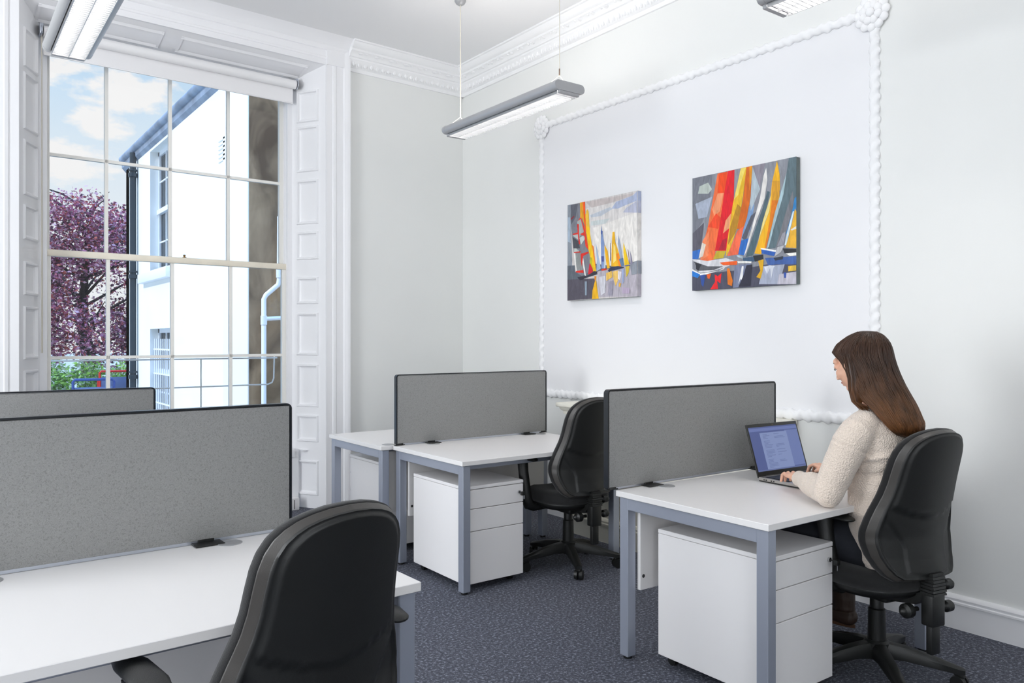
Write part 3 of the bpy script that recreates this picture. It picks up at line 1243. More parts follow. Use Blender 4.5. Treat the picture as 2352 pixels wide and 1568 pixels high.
def make_chair(label, x, y, phi, base_rot, arms=True, aw=.298):
    t = empty('office_chair', (x, y, 0), -phi)
    tag(t, label, 'office chair', 'black swivel chairs')
    # back shell: rim band and rear panel
    mb = MB().use('rim_plastic')
    mb.ring_loft(back_surface(None, 1, 0, {'e': [.028, .030, .036, .075, .100], 'f': lambda e, x_, h: (.010 if e < .029 else -.010 - .018 * (e - .03) / .07)}), cap=False)
    rim = mb
    sh = MB().use('shell_plastic')
    EE = [.094, .096, .102, .112, .13] + [.150 + .85 * i / 44 for i in range(45)]
    sh.ring_loft(back_surface(None, 1, 0, {'e': EE, 'f': rear_off}), cap=False)
    bmesh.ops.remove_doubles(sh.bm, verts=sh.bm.verts, dist=2e-4)
    shell = sh.build('back_shell', None, t, sharp=60)
    rim.build('shell_rim', None, shell, sharp=60)
    mb = MB().use('black_fabric')
    r = back_surface(None, 0, 0, {'e': [.05, .025, .004, .0, .006, .03, .08, .2, .35, .5, .7, .9, 1.0], 'f': lambda e, x_, h: front_off(e, x_, h)})
    r[0] = [(px, py - .012, pz) for px, py, pz in r[0]]
    r[1] = [(px, py - .012, pz) for px, py, pz in r[1]]
    r[2] = [(px, py - .006, pz) for px, py, pz in r[2]]
    r[3] = [(px, py + .004, pz) for px, py, pz in r[3]]
    r[4] = [(px, py + .014, pz) for px, py, pz in r[4]]
    r[5] = [(px, py + .014, pz) for px, py, pz in r[5]]
    mb.ring_loft(r, cap=False)
    bmesh.ops.remove_doubles(mb.bm, verts=mb.bm.verts, dist=2e-4)
    mb.build('back_cushion', None, t, sharp=None)
    # seat cushion
    mb = MB().use('black_fabric')
    def seat_ring(k, z, dy=0.0):
        ring = []
        for i in range(48):
            a = 2 * PI * i / 48
            cx, sx = math.cos(a), math.sin(a)
            px = math.copysign(abs(cx) ** .72, cx) * .245 * k
            py = math.copysign(abs(sx) ** .72, sx) * .235 * k + .01
            if py < 0:
                px *= (1 - .18 * (-py / .235) ** 2)
            zz = z - (.035 * max(0, (py - .13) / .10) ** 2 if py > .13 else 0)
            ring.append((px, py + dy, zz))
        return ring
    mb.ring_loft([seat_ring(.90, .412), seat_ring(.97, .418), seat_ring(1.0, .440), seat_ring(.99, .466), seat_ring(.94, .482), seat_ring(.8, .490), seat_ring(.5, .488), seat_ring(.1, .482)])
    mb.build('seat', None, t, sharp=None)
    mb = MB().use('black_plastic')
    mb.ring_loft([seat_ring(.55, .372), seat_ring(.80, .378), seat_ring(.93, .398), seat_ring(.965, .420), seat_ring(.90, .430)])
    mb.build('seat_pan', None, t, sharp=None)
    # mechanism, post with bellows
    mb = MB().use('black_plastic')
    mb.box(-.065, .065, -.10, .11, .335, .385, .012, 3)
    mb.prof([(-.10, .345), (-.21, .365), (-.245, .40), (-.245, .425), (-.20, .405), (-.10, .383)], -.035, .035, 'x')
    mb.build('tilt_mechanism', None, t)
    mb = MB().use('black_plastic')
    mb.box(-.036, .036, -.283, -.232, .295, .415, .006, 2)
    mb.box(-.024, .024, -.272, -.244, .185, .30, .006, 2)
    for k in range(6):
        z = .415 + k * .0125
        s = .036 + (.003 if k % 2 else 0) - k * .001
        mb.prof([(-.290 + k * .001, z), (-.230, z), (-.230, z + .009), (-.287 + k * .001, z + .009)], -s, s, 'x')
    mb.box(-.030, .030, -.280, -.236, .41, .50)
    mb.build('back_post', None, t)
    for sx, yy, zz, rr in ((-1, -.205, .345, .028), (1, -.262, .36, .022), (1, -.262, .445, .020)):
        mb = MB().use('black_plastic')
        mb.tube([(sx * .02, yy, zz), (sx * .052, yy, zz), (sx * .058, yy, zz)], [.009, .009, .014], 12)
        mb.tube([(sx * .056, yy, zz), (sx * .062, yy, zz), (sx * .088, yy, zz), (sx * .096, yy, zz)], [rr * .6, rr, rr, rr * .6], 20, round_ends=True)
        mb.build('knob', None, t)
    mb = MB().use('black_plastic')
    mb.tube([(.06, .02, .37), (.15, .02, .362), (.23, .03, .345), (.27, .04, .335)], [.007, .007, .011, .010], 10, round_ends=True)
    mb.build('lever', None, t)
    if arms:
        for sx in (-1, 1):
            mb = MB().use('black_plastic')
            pts = [(sx * .14, .02, .385), (sx * (aw - .06), .02, .382), (sx * (aw - .02), .02, .398), (sx * (aw - .002), .022, .44), (sx * (aw - .001), .035, .52), (sx * aw, .05, .60), (sx * aw, .06, .672)]
            mb.tube(pts, [.019, .020, .022, .022, .021, .020, .022], 12, flat=1.5, up=(0, 0, 1) if False else None)
            arm = mb.build('arm_upright', None, t)
            mb = MB().use('black_plastic')
            mb.tube([(sx * aw, -.055, .683), (sx * aw, -.02, .686), (sx * (aw - .002), .10, .686), (sx * (aw - .008), .155, .680)], [.030, .037, .037, .030], 16, flat=.38, up=(0, 0, 1), round_ends=True)
            mb.build('arm_pad', None, arm)
    # gas column
    mb = MB().use('chrome')
    mb.tube([(0, 0, .28), (0, 0, .345)], .014, 16)
    mb.use('black_plastic')
    mb.lathe([(0, .335), (.024, .335), (.027, .33), (.027, .285), (.033, .28), (.036, .12), (.030, .115), (0, .115)], 24)
    mb.build('gas_column', None, t)
    # five star base
    mb = MB().use('black_plastic')
    mb.lathe([(0, .155), (.040, .155), (.050, .145), (.052, .09), (.040, .078), (0, .078)], 24)
    mb.build('base_hub', None, t)
    for k in range(5):
        a = base_rot + phi + k * 2 * PI / 5
        d = Vector((math.cos(a), math.sin(a), 0))
        s = Vector((-d.y, d.x, 0))
        rings = []
        for u, w, zt, zb in ((.03, .030, .150, .085), (.10, .027, .142, .088), (.18, .024, .126, .078), (.25, .021, .106, .070), (.30, .019, .092, .064), (.318, .015, .086, .066)):
            c = d * u
            rings.append([c + s * w + Vector((0, 0, zb)), c + s * w * 1.05 + Vector((0, 0, (zt + zb) / 2 + .006)), c + s * w * .7 + Vector((0, 0, zt - .003)), c + Vector((0, 0, zt)), c - s * w * .7 + Vector((0, 0, zt - .003)),
                          c - s * w * 1.05 + Vector((0, 0, (zt + zb) / 2 + .006)), c - s * w + Vector((0, 0, zb))])
        mb = MB().use('black_plastic')
        mb.ring_loft(rings)
        arm = mb.build('base_leg', None, t)
        mb = MB().use('black_plastic')
        c = d * .298
        cb = c + s * .002
        tw = a + 1.1 + k * .9
        ax = Vector((math.cos(tw), math.sin(tw), 0))
        for q in (-1, 1):
            mb.tube([cb + ax * (q * .006) + Vector((0, 0, .030)), cb + ax * (q * .024) + Vector((0, 0, .030))], [.030, .027], 20)
        fw = Vector((-ax.y, ax.x, 0))
        mb.tube([c + Vector((0, 0, .075)), c + Vector((0, 0, .045))], .010, 10)
        mb.tube([cb + fw * .010 + Vector((0, 0, .055)), cb + Vector((0, 0, .062)), cb - fw * .02 + Vector((0, 0, .050))], [.014, .016, .010], 10, flat=1.3)
        mb.build('castor', None, arm)
    return t


make_chair('empty black swivel chair tucked under the mid-room desk', 3.154, 3.675, R(4), R(-119))
make_chair('black swivel chair the woman in the cream jumper is sitting on', 3.145, 1.706, R(12), R(-62), aw=.228)
make_chair('black swivel chair in the left foreground, seen close from behind', .655, 1.80, R(-8), R(-90))

# ------------------------------------------------------------------ hanging strip lights


def make_lamp(label, xc, y0, y1, z=2.885, thick_cord_far=True):
    """y0 nearer the camera; z = underside of the housing"""
    L = y1 - y0
    t = empty('pendant_strip_light', (xc, y0, z))
    tag(t, label, 'strip light', 'suspended strip lights')
    hw = .116
    # housing : a shallow channel with rounded side rolls, open underneath
    pr = []
    for k in range(9):
        a = -PI / 2 + PI * k / 8
        pr.append((hw - .028 + .028 * math.cos(a), .028 + .028 * math.sin(a)))
    for k in range(9):
        a = PI / 2 + PI * k / 8
        pr.append((-hw + .028 + .028 * math.cos(a), .028 + .028 * math.sin(a)))
    pr += [(-hw + .034, 0), (-hw + .034, .044), (hw - .034, .044), (hw - .034, 0)]
    mb = MB().use('lamp_grey')
    mb.prof(pr, .012, L - .012, 'y')
    mb.build('housing', None, t)
    ec = [(x, zz) for x, zz in pr[:18]]
    for ya, yb in ((0, .03), (L - .03, L)):
        mb = MB().use('lamp_grey')
        sc = [(x * 1.006, .028 + (zz - .028) * 1.03) for x, zz in ec]
        mb.prof(sc, ya, yb, 'y')
        mb.box(-.078, .078, ya + .004, yb + (-.004), -.018, .004, .003, 1)
        mb.build('end_cap', None, t)
    # glowing tubes on a white tray, louvre blades under them
    mb = MB().use('lamp_glow')
    for sx in (-1, 1):
        mb.box(sx * .039 - .009, sx * .039 + .009, .035, L - .035, .014, .028, .004, 2)
    mb.build('lamp_tube', None, t)
    mb = MB().use('tray')
    mb.prof([(-.076, .004), (-.060, .032), (-.018, .036), (0, .006), (.018, .036), (.060, .032), (.076, .004), (.078, .040), (-.078, .040)], .03, L - .03, 'y')
    mb.build('reflector', None, t)
    mb = MB().use('lamp_up')
    mb.box(-.07, .07, .06, L - .06, .0565, .0585)
    mb.build('uplight_diffuser', None, t)
    mb = MB().use('louver')
    for x in (-.078, -.001, .076):
        mb.box(x, x + .003, .03, L - .03, -.018, .026)
    n = int(L / .026)
    for k in range(1, n):
        y = .03 + (L - .06) * k / n
        mb.box(-.076, .076, y - .0016, y + .0016, -.016, .006)
    mb.build('louvre', None, t)
    # suspension
    for yy, cord in ((.10, False), (L - .07, True)):
        mb = MB().use('cable')
        rr = .0045 if cord else .0022
        top = CZ - z
        mb.tube([(0, yy, .12), (0.001, yy, .35), (0, yy, top)], rr, 8)
        for sx in (-1, 1):
            mb.tube([(sx * .085, yy, .055), (0, yy, .125)], .0018, 6)
        mb.build('cable', None, t)
        mb = MB().use('cable_grip')
        if cord:
            mb.use('grommet')
            mb.lathe([(0, top), (.042, top), (.042, top - .010), (.030, top - .030), (.012, top - .040), (0, top - .040)], 24, (0, yy, 0))
            mb.build('ceiling_rose', None, t)
        else:
            mb.tube([(0, yy, .125), (0, yy, .165)], .0045, 10)
            mb.build('cable_grip', None, t)
    return t


make_lamp('grey suspended strip light hanging nearest the room corner, whole in view', 3.088, 3.58, 4.87)
make_lamp('grey suspended strip light in front of the window head, cut by the top left', .572, 3.33, 4.70)
make_lamp('grey suspended strip light whose corner shows at the top edge, above the paintings', 3.060, .78, 2.15)

# ------------------------------------------------------------------ paintings
PAINT_SMALL = [
    ('cfcac8', [(0,1.0),(1,1),(1.0,0.002),(0,0.0)]),
    ('dcd8d6', [(0.278,0.929),(0.991,0.934),(0.997,0.325),(0.439,0.298)]),
    ('e9e5e0', [(0.392,0.716),(0.993,0.799),(0.997,0.34),(0.45,0.313)]),
    ('c2b8b6', [(0.278,0.994),(0.956,0.982),(0.917,0.96),(0.651,0.935),(0.369,0.924)]),
    ('aab4ce', [(0.942,0.963),(0.995,0.997),(0.995,0.905),(0.848,0.884),(0.735,0.864),(0.651,0.876),(0.714,0.933)]),
    ('b9bccf', [(0.997,0.905),(0.996,0.791),(0.808,0.818),(0.848,0.855)]),
    ('bfc6d0', [(0.347,0.851),(0.63,0.894),(0.672,0.873),(0.502,0.822),(0.358,0.827)]),
    ('c8d0d0', [(0.358,0.788),(0.631,0.783),(0.567,0.739),(0.358,0.743)]),
    ('8a929c', [(0.004,0.999),(0.051,1),(0.082,0.216),(0.002,0.213)]),
    ('a4b4c4', [(0.004,0.874),(0.046,0.868),(0.052,0.6),(0.004,0.621)]),
    ('5e6670', [(0,0.366),(0.439,0.352),(0.783,0.293),(0.995,0.34),(0.996,0.282),(0.571,0.265),(0.281,0.218),(0,0.206)]),
    ('b4aeb8', [(0.451,0.274),(0.997,0.325),(1.0,0.002),(0.475,0.019)]),
    ('54505c', [(0,0.222),(0.418,0.208),(0.441,0.006),(0,0.002)]),
    ('7c7e88', [(0.051,1),(0.192,0.995),(0.233,0.843),(0.314,0.679),(0.337,0.461),(0.372,0.288),(0.223,0.245),(0.135,0.291),(0.082,0.596),(0.052,0.867)]),
    ('5c5e68', [(0.051,0.993),(0.163,0.992),(0.128,0.857),(0.058,0.788)]),
    ('a8b0ae', [(0.152,0.807),(0.204,0.839),(0.257,0.701),(0.187,0.647)]),
    ('c0c8c6', [(0.081,0.675),(0.164,0.681),(0.176,0.618)]),
    ('c4ccca', [(0.187,0.64),(0.245,0.656),(0.28,0.629),(0.211,0.567)]),
    ('44464e', [(0.081,0.659),(0.182,0.601),(0.194,0.53),(0.094,0.54)]),
    ('c4ccc8', [(0.099,0.539),(0.141,0.535),(0.188,0.499),(0.105,0.491)]),
    ('8e9292', [(0.105,0.491),(0.205,0.49),(0.247,0.291),(0.141,0.291)]),
    ('e8e6e2', [(0.094,0.501),(0.123,0.49),(0.147,0.298),(0.127,0.292)]),
    ('f0eeea', [(0.223,0.433),(0.246,0.423),(0.287,0.241),(0.264,0.25)]),
    ('d8281c', [(0.152,0.784),(0.178,0.781),(0.181,0.679),(0.199,0.568),(0.178,0.578),(0.164,0.666)]),
    ('e03020', [(0.081,0.691),(0.176,0.699),(0.181,0.679),(0.093,0.678)]),
    ('e03020', [(0.199,0.677),(0.268,0.692),(0.28,0.645),(0.211,0.668)]),
    ('d8281c', [(0.099,0.5),(0.205,0.501),(0.205,0.486),(0.105,0.491)]),
    ('d8281c', [(0.205,0.474),(0.326,0.485),(0.326,0.47),(0.246,0.447),(0.223,0.339),(0.211,0.395)]),
    ('e02c1c', [(0.129,0.3),(0.246,0.306),(0.252,0.274),(0.135,0.287)]),
    ('c81c2c', [(0.338,0.361),(0.377,0.365),(0.389,0.264),(0.316,0.254)]),
    ('9a1420', [(0.055,0.851),(0.105,0.876),(0.111,0.867),(0.06,0.839)]),
    ('e83c1c', [(0.158,0.814),(0.21,0.854),(0.279,0.699),(0.326,0.501),(0.28,0.544),(0.257,0.686),(0.21,0.831)]),
    ('e8a414', [(0.196,0.999),(0.235,1),(0.279,0.729),(0.233,0.828),(0.201,0.847)]),
    ('ee5a14', [(0.235,1),(0.274,0.998),(0.279,0.837),(0.314,0.618),(0.268,0.731)]),
    ('f4c40c', [(0.279,0.868),(0.324,0.9),(0.348,0.66),(0.405,0.409),(0.439,0.275),(0.395,0.279),(0.326,0.501),(0.291,0.682)]),
    ('e8bc3c', [(0.29,0.904),(0.313,0.917),(0.33,0.83),(0.336,0.723),(0.285,0.76)]),
    ('ee8020', [(0.376,0.549),(0.399,0.532),(0.434,0.314),(0.417,0.346)]),
    ('b8b414', [(0.349,0.429),(0.371,0.419),(0.389,0.302),(0.343,0.376)]),
    ('34323e', [(0.159,0.238),(0.316,0.246),(0.406,0.282),(0.456,0.274),(0.44,0.248),(0.316,0.231),(0.212,0.203),(0.171,0.218)]),
    ('9fb2cc', [(0.427,0.559),(0.443,0.527),(0.506,0.301),(0.439,0.275),(0.45,0.389)]),
    ('7f96c4', [(0.508,0.732),(0.522,0.677),(0.558,0.53),(0.571,0.303),(0.511,0.3),(0.504,0.551)]),
    ('4a64a8', [(0.503,0.68),(0.533,0.668),(0.525,0.639),(0.505,0.642)]),
    ('4a5498', [(0.51,0.422),(0.554,0.418),(0.56,0.364),(0.516,0.368)]),
    ('c8d4e0', [(0.553,0.516),(0.569,0.529),(0.571,0.303),(0.549,0.297)]),
    ('f2b418', [(0.556,0.534),(0.602,0.466),(0.63,0.298),(0.593,0.293),(0.559,0.47)]),
    ('5c5070', [(0.633,0.545),(0.639,0.537),(0.646,0.357),(0.635,0.373)]),
    ('e8b018', [(0.669,0.645),(0.696,0.645),(0.707,0.544),(0.761,0.42),(0.793,0.299),(0.651,0.311),(0.66,0.549)]),
    ('f4d878', [(0.681,0.532),(0.708,0.5),(0.72,0.365),(0.678,0.339)]),
    ('ee8414', [(0.719,0.424),(0.75,0.436),(0.791,0.299),(0.757,0.302)]),
    ('9aa6bc', [(0.75,0.609),(0.78,0.507),(0.824,0.297),(0.793,0.299),(0.739,0.526)]),
    ('5c7c9c', [(0.756,0.376),(0.813,0.379),(0.826,0.304),(0.788,0.3)]),
    ('eec410', [(0.816,0.529),(0.832,0.487),(0.895,0.313),(0.832,0.307),(0.817,0.444)]),
    ('8c6c7c', [(0.873,0.461),(0.881,0.452),(0.905,0.312),(0.895,0.313)]),
    ('8c88a0', [(0.906,0.443),(0.944,0.301),(0.911,0.304)]),
    ('2c3450', [(0.604,0.277),(0.657,0.307),(0.741,0.307),(0.824,0.293),(0.824,0.283),(0.657,0.266),(0.62,0.257)]),
    ('38406c', [(0.832,0.303),(0.946,0.305),(0.944,0.292),(0.836,0.299)]),
    ('d83820', [(0.511,0.293),(0.571,0.299),(0.598,0.282),(0.517,0.277)]),
    ('e8bc58', [(0.582,0.249),(0.657,0.266),(0.668,0.205),(0.615,0.186),(0.583,0.173)]),
    ('e8c068', [(0.668,0.257),(0.752,0.266),(0.743,0.169),(0.712,0.112),(0.679,0.204)]),
    ('e6e0e6', [(0.742,0.259),(0.792,0.248),(0.774,0.167),(0.743,0.184)]),
    ('e8b448', [(0.759,0.146),(0.785,0.137),(0.775,0.1),(0.754,0.109)]),
    ('dcc038', [(0.845,0.295),(0.896,0.298),(0.886,0.233),(0.856,0.191)]),
    ('9ca8c8', [(0.794,0.277),(0.83,0.274),(0.826,0.149),(0.8,0.128)]),
    ('f2b814', [(0.423,0.184),(0.44,0.183),(0.452,0.105),(0.475,0.004),(0.379,0.002),(0.385,0.086)]),
    ('e08414', [(0.412,0.231),(0.44,0.229),(0.434,0.187),(0.418,0.188)]),
    ('b8a8c0', [(0.796,0.099),(0.898,0.085),(0.899,0.033),(0.807,0.039)]),
    ('8c9cac', [(0.27,0.187),(0.304,0.185),(0.299,0.044),(0.276,0.045)]),
    ('d0d0d8', [(0.484,0.218),(0.572,0.227),(0.573,0.06),(0.508,0.033)]),
    ('9c98a8', [(0.615,0.163),(0.679,0.174),(0.67,0.024),(0.606,0.027)]),
    ('8c929c', [(0.906,0.304),(0.997,0.34),(0.997,0.217),(0.927,0.208)]),
]
PAINT_LARGE = [
    ('8d9099', [(0,1),(1.0,1.0),(1,0),(0,0.0)]),
    ('777a84', [(0,1),(0.215,0.999),(0.182,0.746),(0.106,0.595),(0.003,0.493)]),
    ('a9b2c4', [(0.031,0.768),(0.21,0.806),(0.154,0.637),(0.065,0.632)]),
    ('b9c2bb', [(0.078,0.917),(0.168,0.935),(0.208,0.871),(0.17,0.837),(0.06,0.854)]),
    ('5c5a66', [(0.002,0.509),(0.126,0.592),(0.092,0.354),(0,0.347)]),
    ('2f6fc4', [(0,0.351),(0.091,0.363),(0.064,0.277),(0,0.282)]),
    ('7fa0cc', [(0.539,0.664),(0.627,0.682),(0.586,0.467),(0.507,0.392),(0.479,0.441)]),
    ('8f8a96', [(0.605,1.0),(0.727,1),(0.703,0.906),(0.644,0.71),(0.583,0.642)]),
    ('b6c4cc', [(0.61,0.991),(0.678,0.796),(0.592,0.626),(0.582,0.734)]),
    ('5a5c68', [(0.593,0.588),(0.645,0.619),(0.543,0.388),(0.506,0.415)]),
    ('2a6cc0', [(0.498,0.393),(0.578,0.407),(0.535,0.267),(0.472,0.281)]),
    ('f4703a', [(0.266,0.995),(0.369,0.996),(0.231,0.247),(0.084,0.259),(0.097,0.338),(0.166,0.555)]),
    ('f04a08', [(0.283,0.995),(0.369,0.996),(0.343,0.818),(0.267,0.83)]),
    ('f59a6c', [(0.267,0.822),(0.329,0.82),(0.289,0.667),(0.233,0.635),(0.212,0.694)]),
    ('f2481c', [(0.166,0.547),(0.251,0.656),(0.31,0.601),(0.273,0.519)]),
    ('f58a5a', [(0.11,0.433),(0.177,0.514),(0.172,0.299),(0.084,0.259)]),
    ('e6dccf', [(0.105,0.417),(0.145,0.397),(0.113,0.296),(0.068,0.284)]),
    ('e30b20', [(0.373,0.997),(0.436,0.998),(0.429,0.742),(0.404,0.558),(0.352,0.322),(0.239,0.333),(0.291,0.572),(0.334,0.819)]),
    ('b3122c', [(0.318,0.419),(0.36,0.43),(0.348,0.33),(0.277,0.337)]),
    ('f0a070', [(0.348,0.58),(0.403,0.636),(0.386,0.513),(0.322,0.474)]),
    ('e8b820', [(0.498,1),(0.552,0.998),(0.519,0.759),(0.469,0.519),(0.389,0.327),(0.349,0.268),(0.361,0.376),(0.42,0.712),(0.433,0.757)]),
    ('f2dc6a', [(0.498,0.998),(0.548,0.998),(0.5,0.879),(0.474,0.782),(0.433,0.749)]),
    ('b88418', [(0.466,0.705),(0.503,0.669),(0.451,0.475),(0.37,0.367),(0.395,0.528)]),
    ('d8670c', [(0.552,0.998),(0.607,1.0),(0.591,0.748),(0.558,0.585),(0.523,0.489),(0.46,0.497),(0.52,0.744)]),
    ('ef9a10', [(0.579,0.997),(0.607,1.0),(0.6,0.885),(0.581,0.796)]),
    ('f46c48', [(0.465,0.481),(0.527,0.512),(0.472,0.281),(0.363,0.275),(0.425,0.4)]),
    ('c8b030', [(0.258,0.331),(0.352,0.322),(0.325,0.262),(0.221,0.263)]),
    ('e9e6e2', [(0.736,0.96),(0.746,0.86),(0.722,0.713),(0.646,0.543),(0.553,0.296),(0.527,0.261),(0.595,0.466),(0.679,0.72),(0.711,0.897)]),
    ('4e6670', [(0.747,0.77),(0.768,0.759),(0.723,0.563),(0.665,0.405),(0.615,0.26),(0.544,0.251),(0.63,0.462),(0.705,0.641)]),
    ('efdc8a', [(0.789,0.763),(0.769,0.617),(0.682,0.418),(0.649,0.317),(0.706,0.535)]),
    ('f2b414', [(0.833,0.999),(0.856,0.879),(0.859,0.767),(0.791,0.554),(0.726,0.295),(0.684,0.262),(0.627,0.274),(0.674,0.397),(0.765,0.602),(0.788,0.831)]),
    ('e07a08', [(0.785,0.689),(0.852,0.679),(0.807,0.552),(0.734,0.309),(0.721,0.31),(0.766,0.52)]),
    ('d89a20', [(0.792,0.845),(0.855,0.834),(0.854,0.679),(0.785,0.689)]),
    ('5c7078', [(0.936,0.998),(1.0,1.0),(1,0.67),(0.97,0.633),(0.89,0.468),(0.818,0.301),(0.751,0.3),(0.767,0.424),(0.848,0.65),(0.912,0.862)]),
    ('a9c4cc', [(0.916,0.883),(0.889,0.718),(0.808,0.478),(0.759,0.314),(0.744,0.308),(0.815,0.588)]),
    ('78787e', [(0.969,0.735),(0.978,0.631),(0.923,0.435),(0.867,0.318),(0.822,0.308),(0.898,0.54)]),
    ('9a9aa4', [(0.882,0.411),(0.907,0.423),(0.891,0.316),(0.834,0.314)]),
    ('2f84c4', [(0.985,0.674),(1.0,0.686),(1,0.57),(0.947,0.44),(0.907,0.394),(0.954,0.533)]),
    ('d8e8ee', [(0.982,0.573),(0.97,0.574),(0.923,0.421),(0.899,0.315),(0.915,0.313)]),
    ('e8b030', [(0.99,0.593),(1,0.57),(1,0.283),(0.907,0.296),(0.939,0.39)]),
    ('e4ded4', [(0.951,0.432),(1.0,0.455),(1.0,0.434),(0.963,0.424)]),
    ('4a4a5c', [(0,0.145),(0.42,0.147),(1.0,0.198),(1,0),(0,0.0)]),
    ('7c84a0', [(0.438,0.192),(0.598,0.194),(0.548,0.01),(0.422,0.002)]),
    ('a9b0c4', [(0.71,0.163),(0.9,0.163),(0.853,0.008),(0.669,0.019)]),
    ('c4c0cc', [(0.852,0.088),(1,0.099),(1,0),(0.836,0.009)]),
    ('3e60a4', [(0.726,0.228),(1.0,0.219),(1,0.155),(0.835,0.168),(0.752,0.167)]),
    ('dcdce0', [(0,0.282),(0.163,0.252),(0.354,0.26),(0.464,0.22),(0.355,0.183),(0.185,0.156),(0.076,0.155)]),
    ('5a5c62', [(0.014,0.261),(0.164,0.205),(0.327,0.192),(0.232,0.168),(0.066,0.172)]),
    ('2c2e36', [(0.039,0.246),(0.1,0.226),(0.066,0.172),(0.041,0.19)]),
    ('f4f2f0', [(0,0.193),(0.087,0.147),(0.28,0.157),(0.346,0.183),(0.327,0.165),(0.097,0.126),(0,0.177)]),
    ('1e78d0', [(0,0.177),(0.087,0.139),(0.058,0.109),(0,0.129)]),
    ('f0601c', [(0.288,0.227),(0.464,0.228),(0.46,0.194),(0.327,0.2)]),
    ('f2f0ea', [(0.464,0.224),(0.606,0.216),(0.598,0.198),(0.474,0.208)]),
    ('3c5a78', [(0.518,0.246),(0.632,0.251),(0.709,0.23),(0.615,0.208),(0.523,0.223)]),
    ('b8ccd8', [(0.459,0.278),(0.518,0.261),(0.518,0.239),(0.464,0.262)]),
    ('26282e', [(0.615,0.257),(0.709,0.259),(0.71,0.222),(0.633,0.206)]),
    ('2a5cb0', [(0.69,0.309),(0.826,0.271),(0.806,0.236),(0.696,0.268)]),
    ('f4f4f2', [(0.683,0.314),(0.751,0.3),(0.826,0.282),(0.822,0.268),(0.692,0.302)]),
    ('c0c0c4', [(0.838,0.306),(0.899,0.315),(0.867,0.26),(0.81,0.232)]),
    ('24262c', [(0.883,0.291),(1,0.276),(1,0.248),(0.9,0.25)]),
    ('f2f0e8', [(0.908,0.249),(1,0.248),(1,0.226),(0.948,0.224)]),
    ('303848', [(0.802,0.222),(0.888,0.229),(0.884,0.204),(0.818,0.199)]),
    ('ee1c24', [(0.238,0.129),(0.272,0.111),(0.309,0.136),(0.297,0.047),(0.263,0.072),(0.274,0.002),(0.193,0.002),(0.244,0.066)]),
    ('f0601c', [(0.156,0.134),(0.204,0.139),(0.186,0.093),(0.166,0.098)]),
    ('ee7c10', [(0.364,0.17),(0.387,0.172),(0.421,0.063),(0.413,0.018),(0.371,0.035)]),
    ('e8b010', [(0.663,0.211),(0.714,0.218),(0.706,0.127),(0.686,0.062),(0.647,0.079),(0.685,0.128)]),
    ('f0f0f0', [(0.51,0.179),(0.528,0.177),(0.516,0.057),(0.498,0.073),(0.476,0.029)]),
    ('2a2a3c', [(0.554,0.183),(0.607,0.186),(0.592,0.008),(0.477,0.007),(0.529,0.109)]),
    ('2c50a0', [(0.087,0.131),(0.146,0.135),(0.119,0.026),(0.099,0.051)]),
    ('e6bc3c', [(0.932,0.146),(1,0.148),(1,0.106),(0.932,0.104)]),
    ('d8dce6', [(0.719,0.155),(0.745,0.095),(0.773,0.144),(0.782,0.056),(0.806,0.149),(0.819,0.155),(0.769,0.166)]),
    ('3454a8', [(0.892,0.099),(0.917,0.098),(0.913,0.055),(0.897,0.056)]),
]



def make_painting(label, y0, y1, z0, z1, layers, edge):
    """hangs on the picture wall; s runs from the window side (high y) towards the camera"""
    th = .036
    t = empty('painting', (XB - .001, (y0 + y1) / 2, (z0 + z1) / 2))
    tag(t, label, 'painting', 'sailing boat canvases')
    W, H = y1 - y0, z1 - z0
    mb = MB().use('canvas_back')
    mb.box(-th, 0, -W / 2, W / 2, -H / 2, H / 2, .004, 2)
    mb.build('stretched_canvas', None, t)
    bm = bmesh.new()
    cl = bm.loops.layers.float_color.new('paint')
    for i, (hx, pts) in enumerate(layers):
        x = -th - .0004 - i * .00005
        vs = [bm.verts.new((x, W / 2 - s * W, -H / 2 + v * H)) for s, v in pts]
        c = (*lin(hx), 1)
        for tri in tessellate_polygon([[Vector((s, v, 0)) for s, v in pts]]):
            p0, p1, p2 = (vs[k].co for k in tri)
            if (p1 - p0).cross(p2 - p0).x > 0:
                tri = tri[::-1]
            try:
                f = bm.faces.new([vs[k] for k in tri])
            except ValueError:
                continue
            for lp in f.loops:
                lp[cl] = c
        # the strokes that reach the right-hand border wrap round the canvas edge
        for a, b in zip(pts, pts[1:] + pts[:1]):
            if edge == 'wrap' and a[0] > .985 and b[0] > .985 and abs(a[1] - b[1]) > .02:
                q = [bm.verts.new(p) for p in ((x, -W / 2 - .0004 - i * .00005, -H / 2 + a[1] * H), (x, -W / 2 - .0004 - i * .00005, -H / 2 + b[1] * H),
                                               (-.002, -W / 2 - .0004 - i * .00005, -H / 2 + b[1] * H), (-.002, -W / 2 - .0004 - i * .00005, -H / 2 + a[1] * H))]
                g = bm.faces.new(q)
                for lp in g.loops:
                    lp[cl] = c
    me = bpy.data.meshes.new('paint_layer')
    bm.to_mesh(me)
    bm.free()
    me.materials.append(M['paint'])
    o = bpy.data.objects.new('paint_layer', me)
    COL.objects.link(o)
    o.parent = t
    return t


M['canvas_back'] = mat('canvas_edge', '66706f', 0.8, var=0.25, vscale=9)
make_painting('smaller canvas of distant sailing boats under a pale sky, left of the two', 3.850, 4.598, 1.690, 2.427, PAINT_SMALL, 'wrap')
make_painting('larger canvas of bold red, orange and yellow sails, right of the two', 2.606, 3.362, 1.706, 2.430, PAINT_LARGE, 'plain')

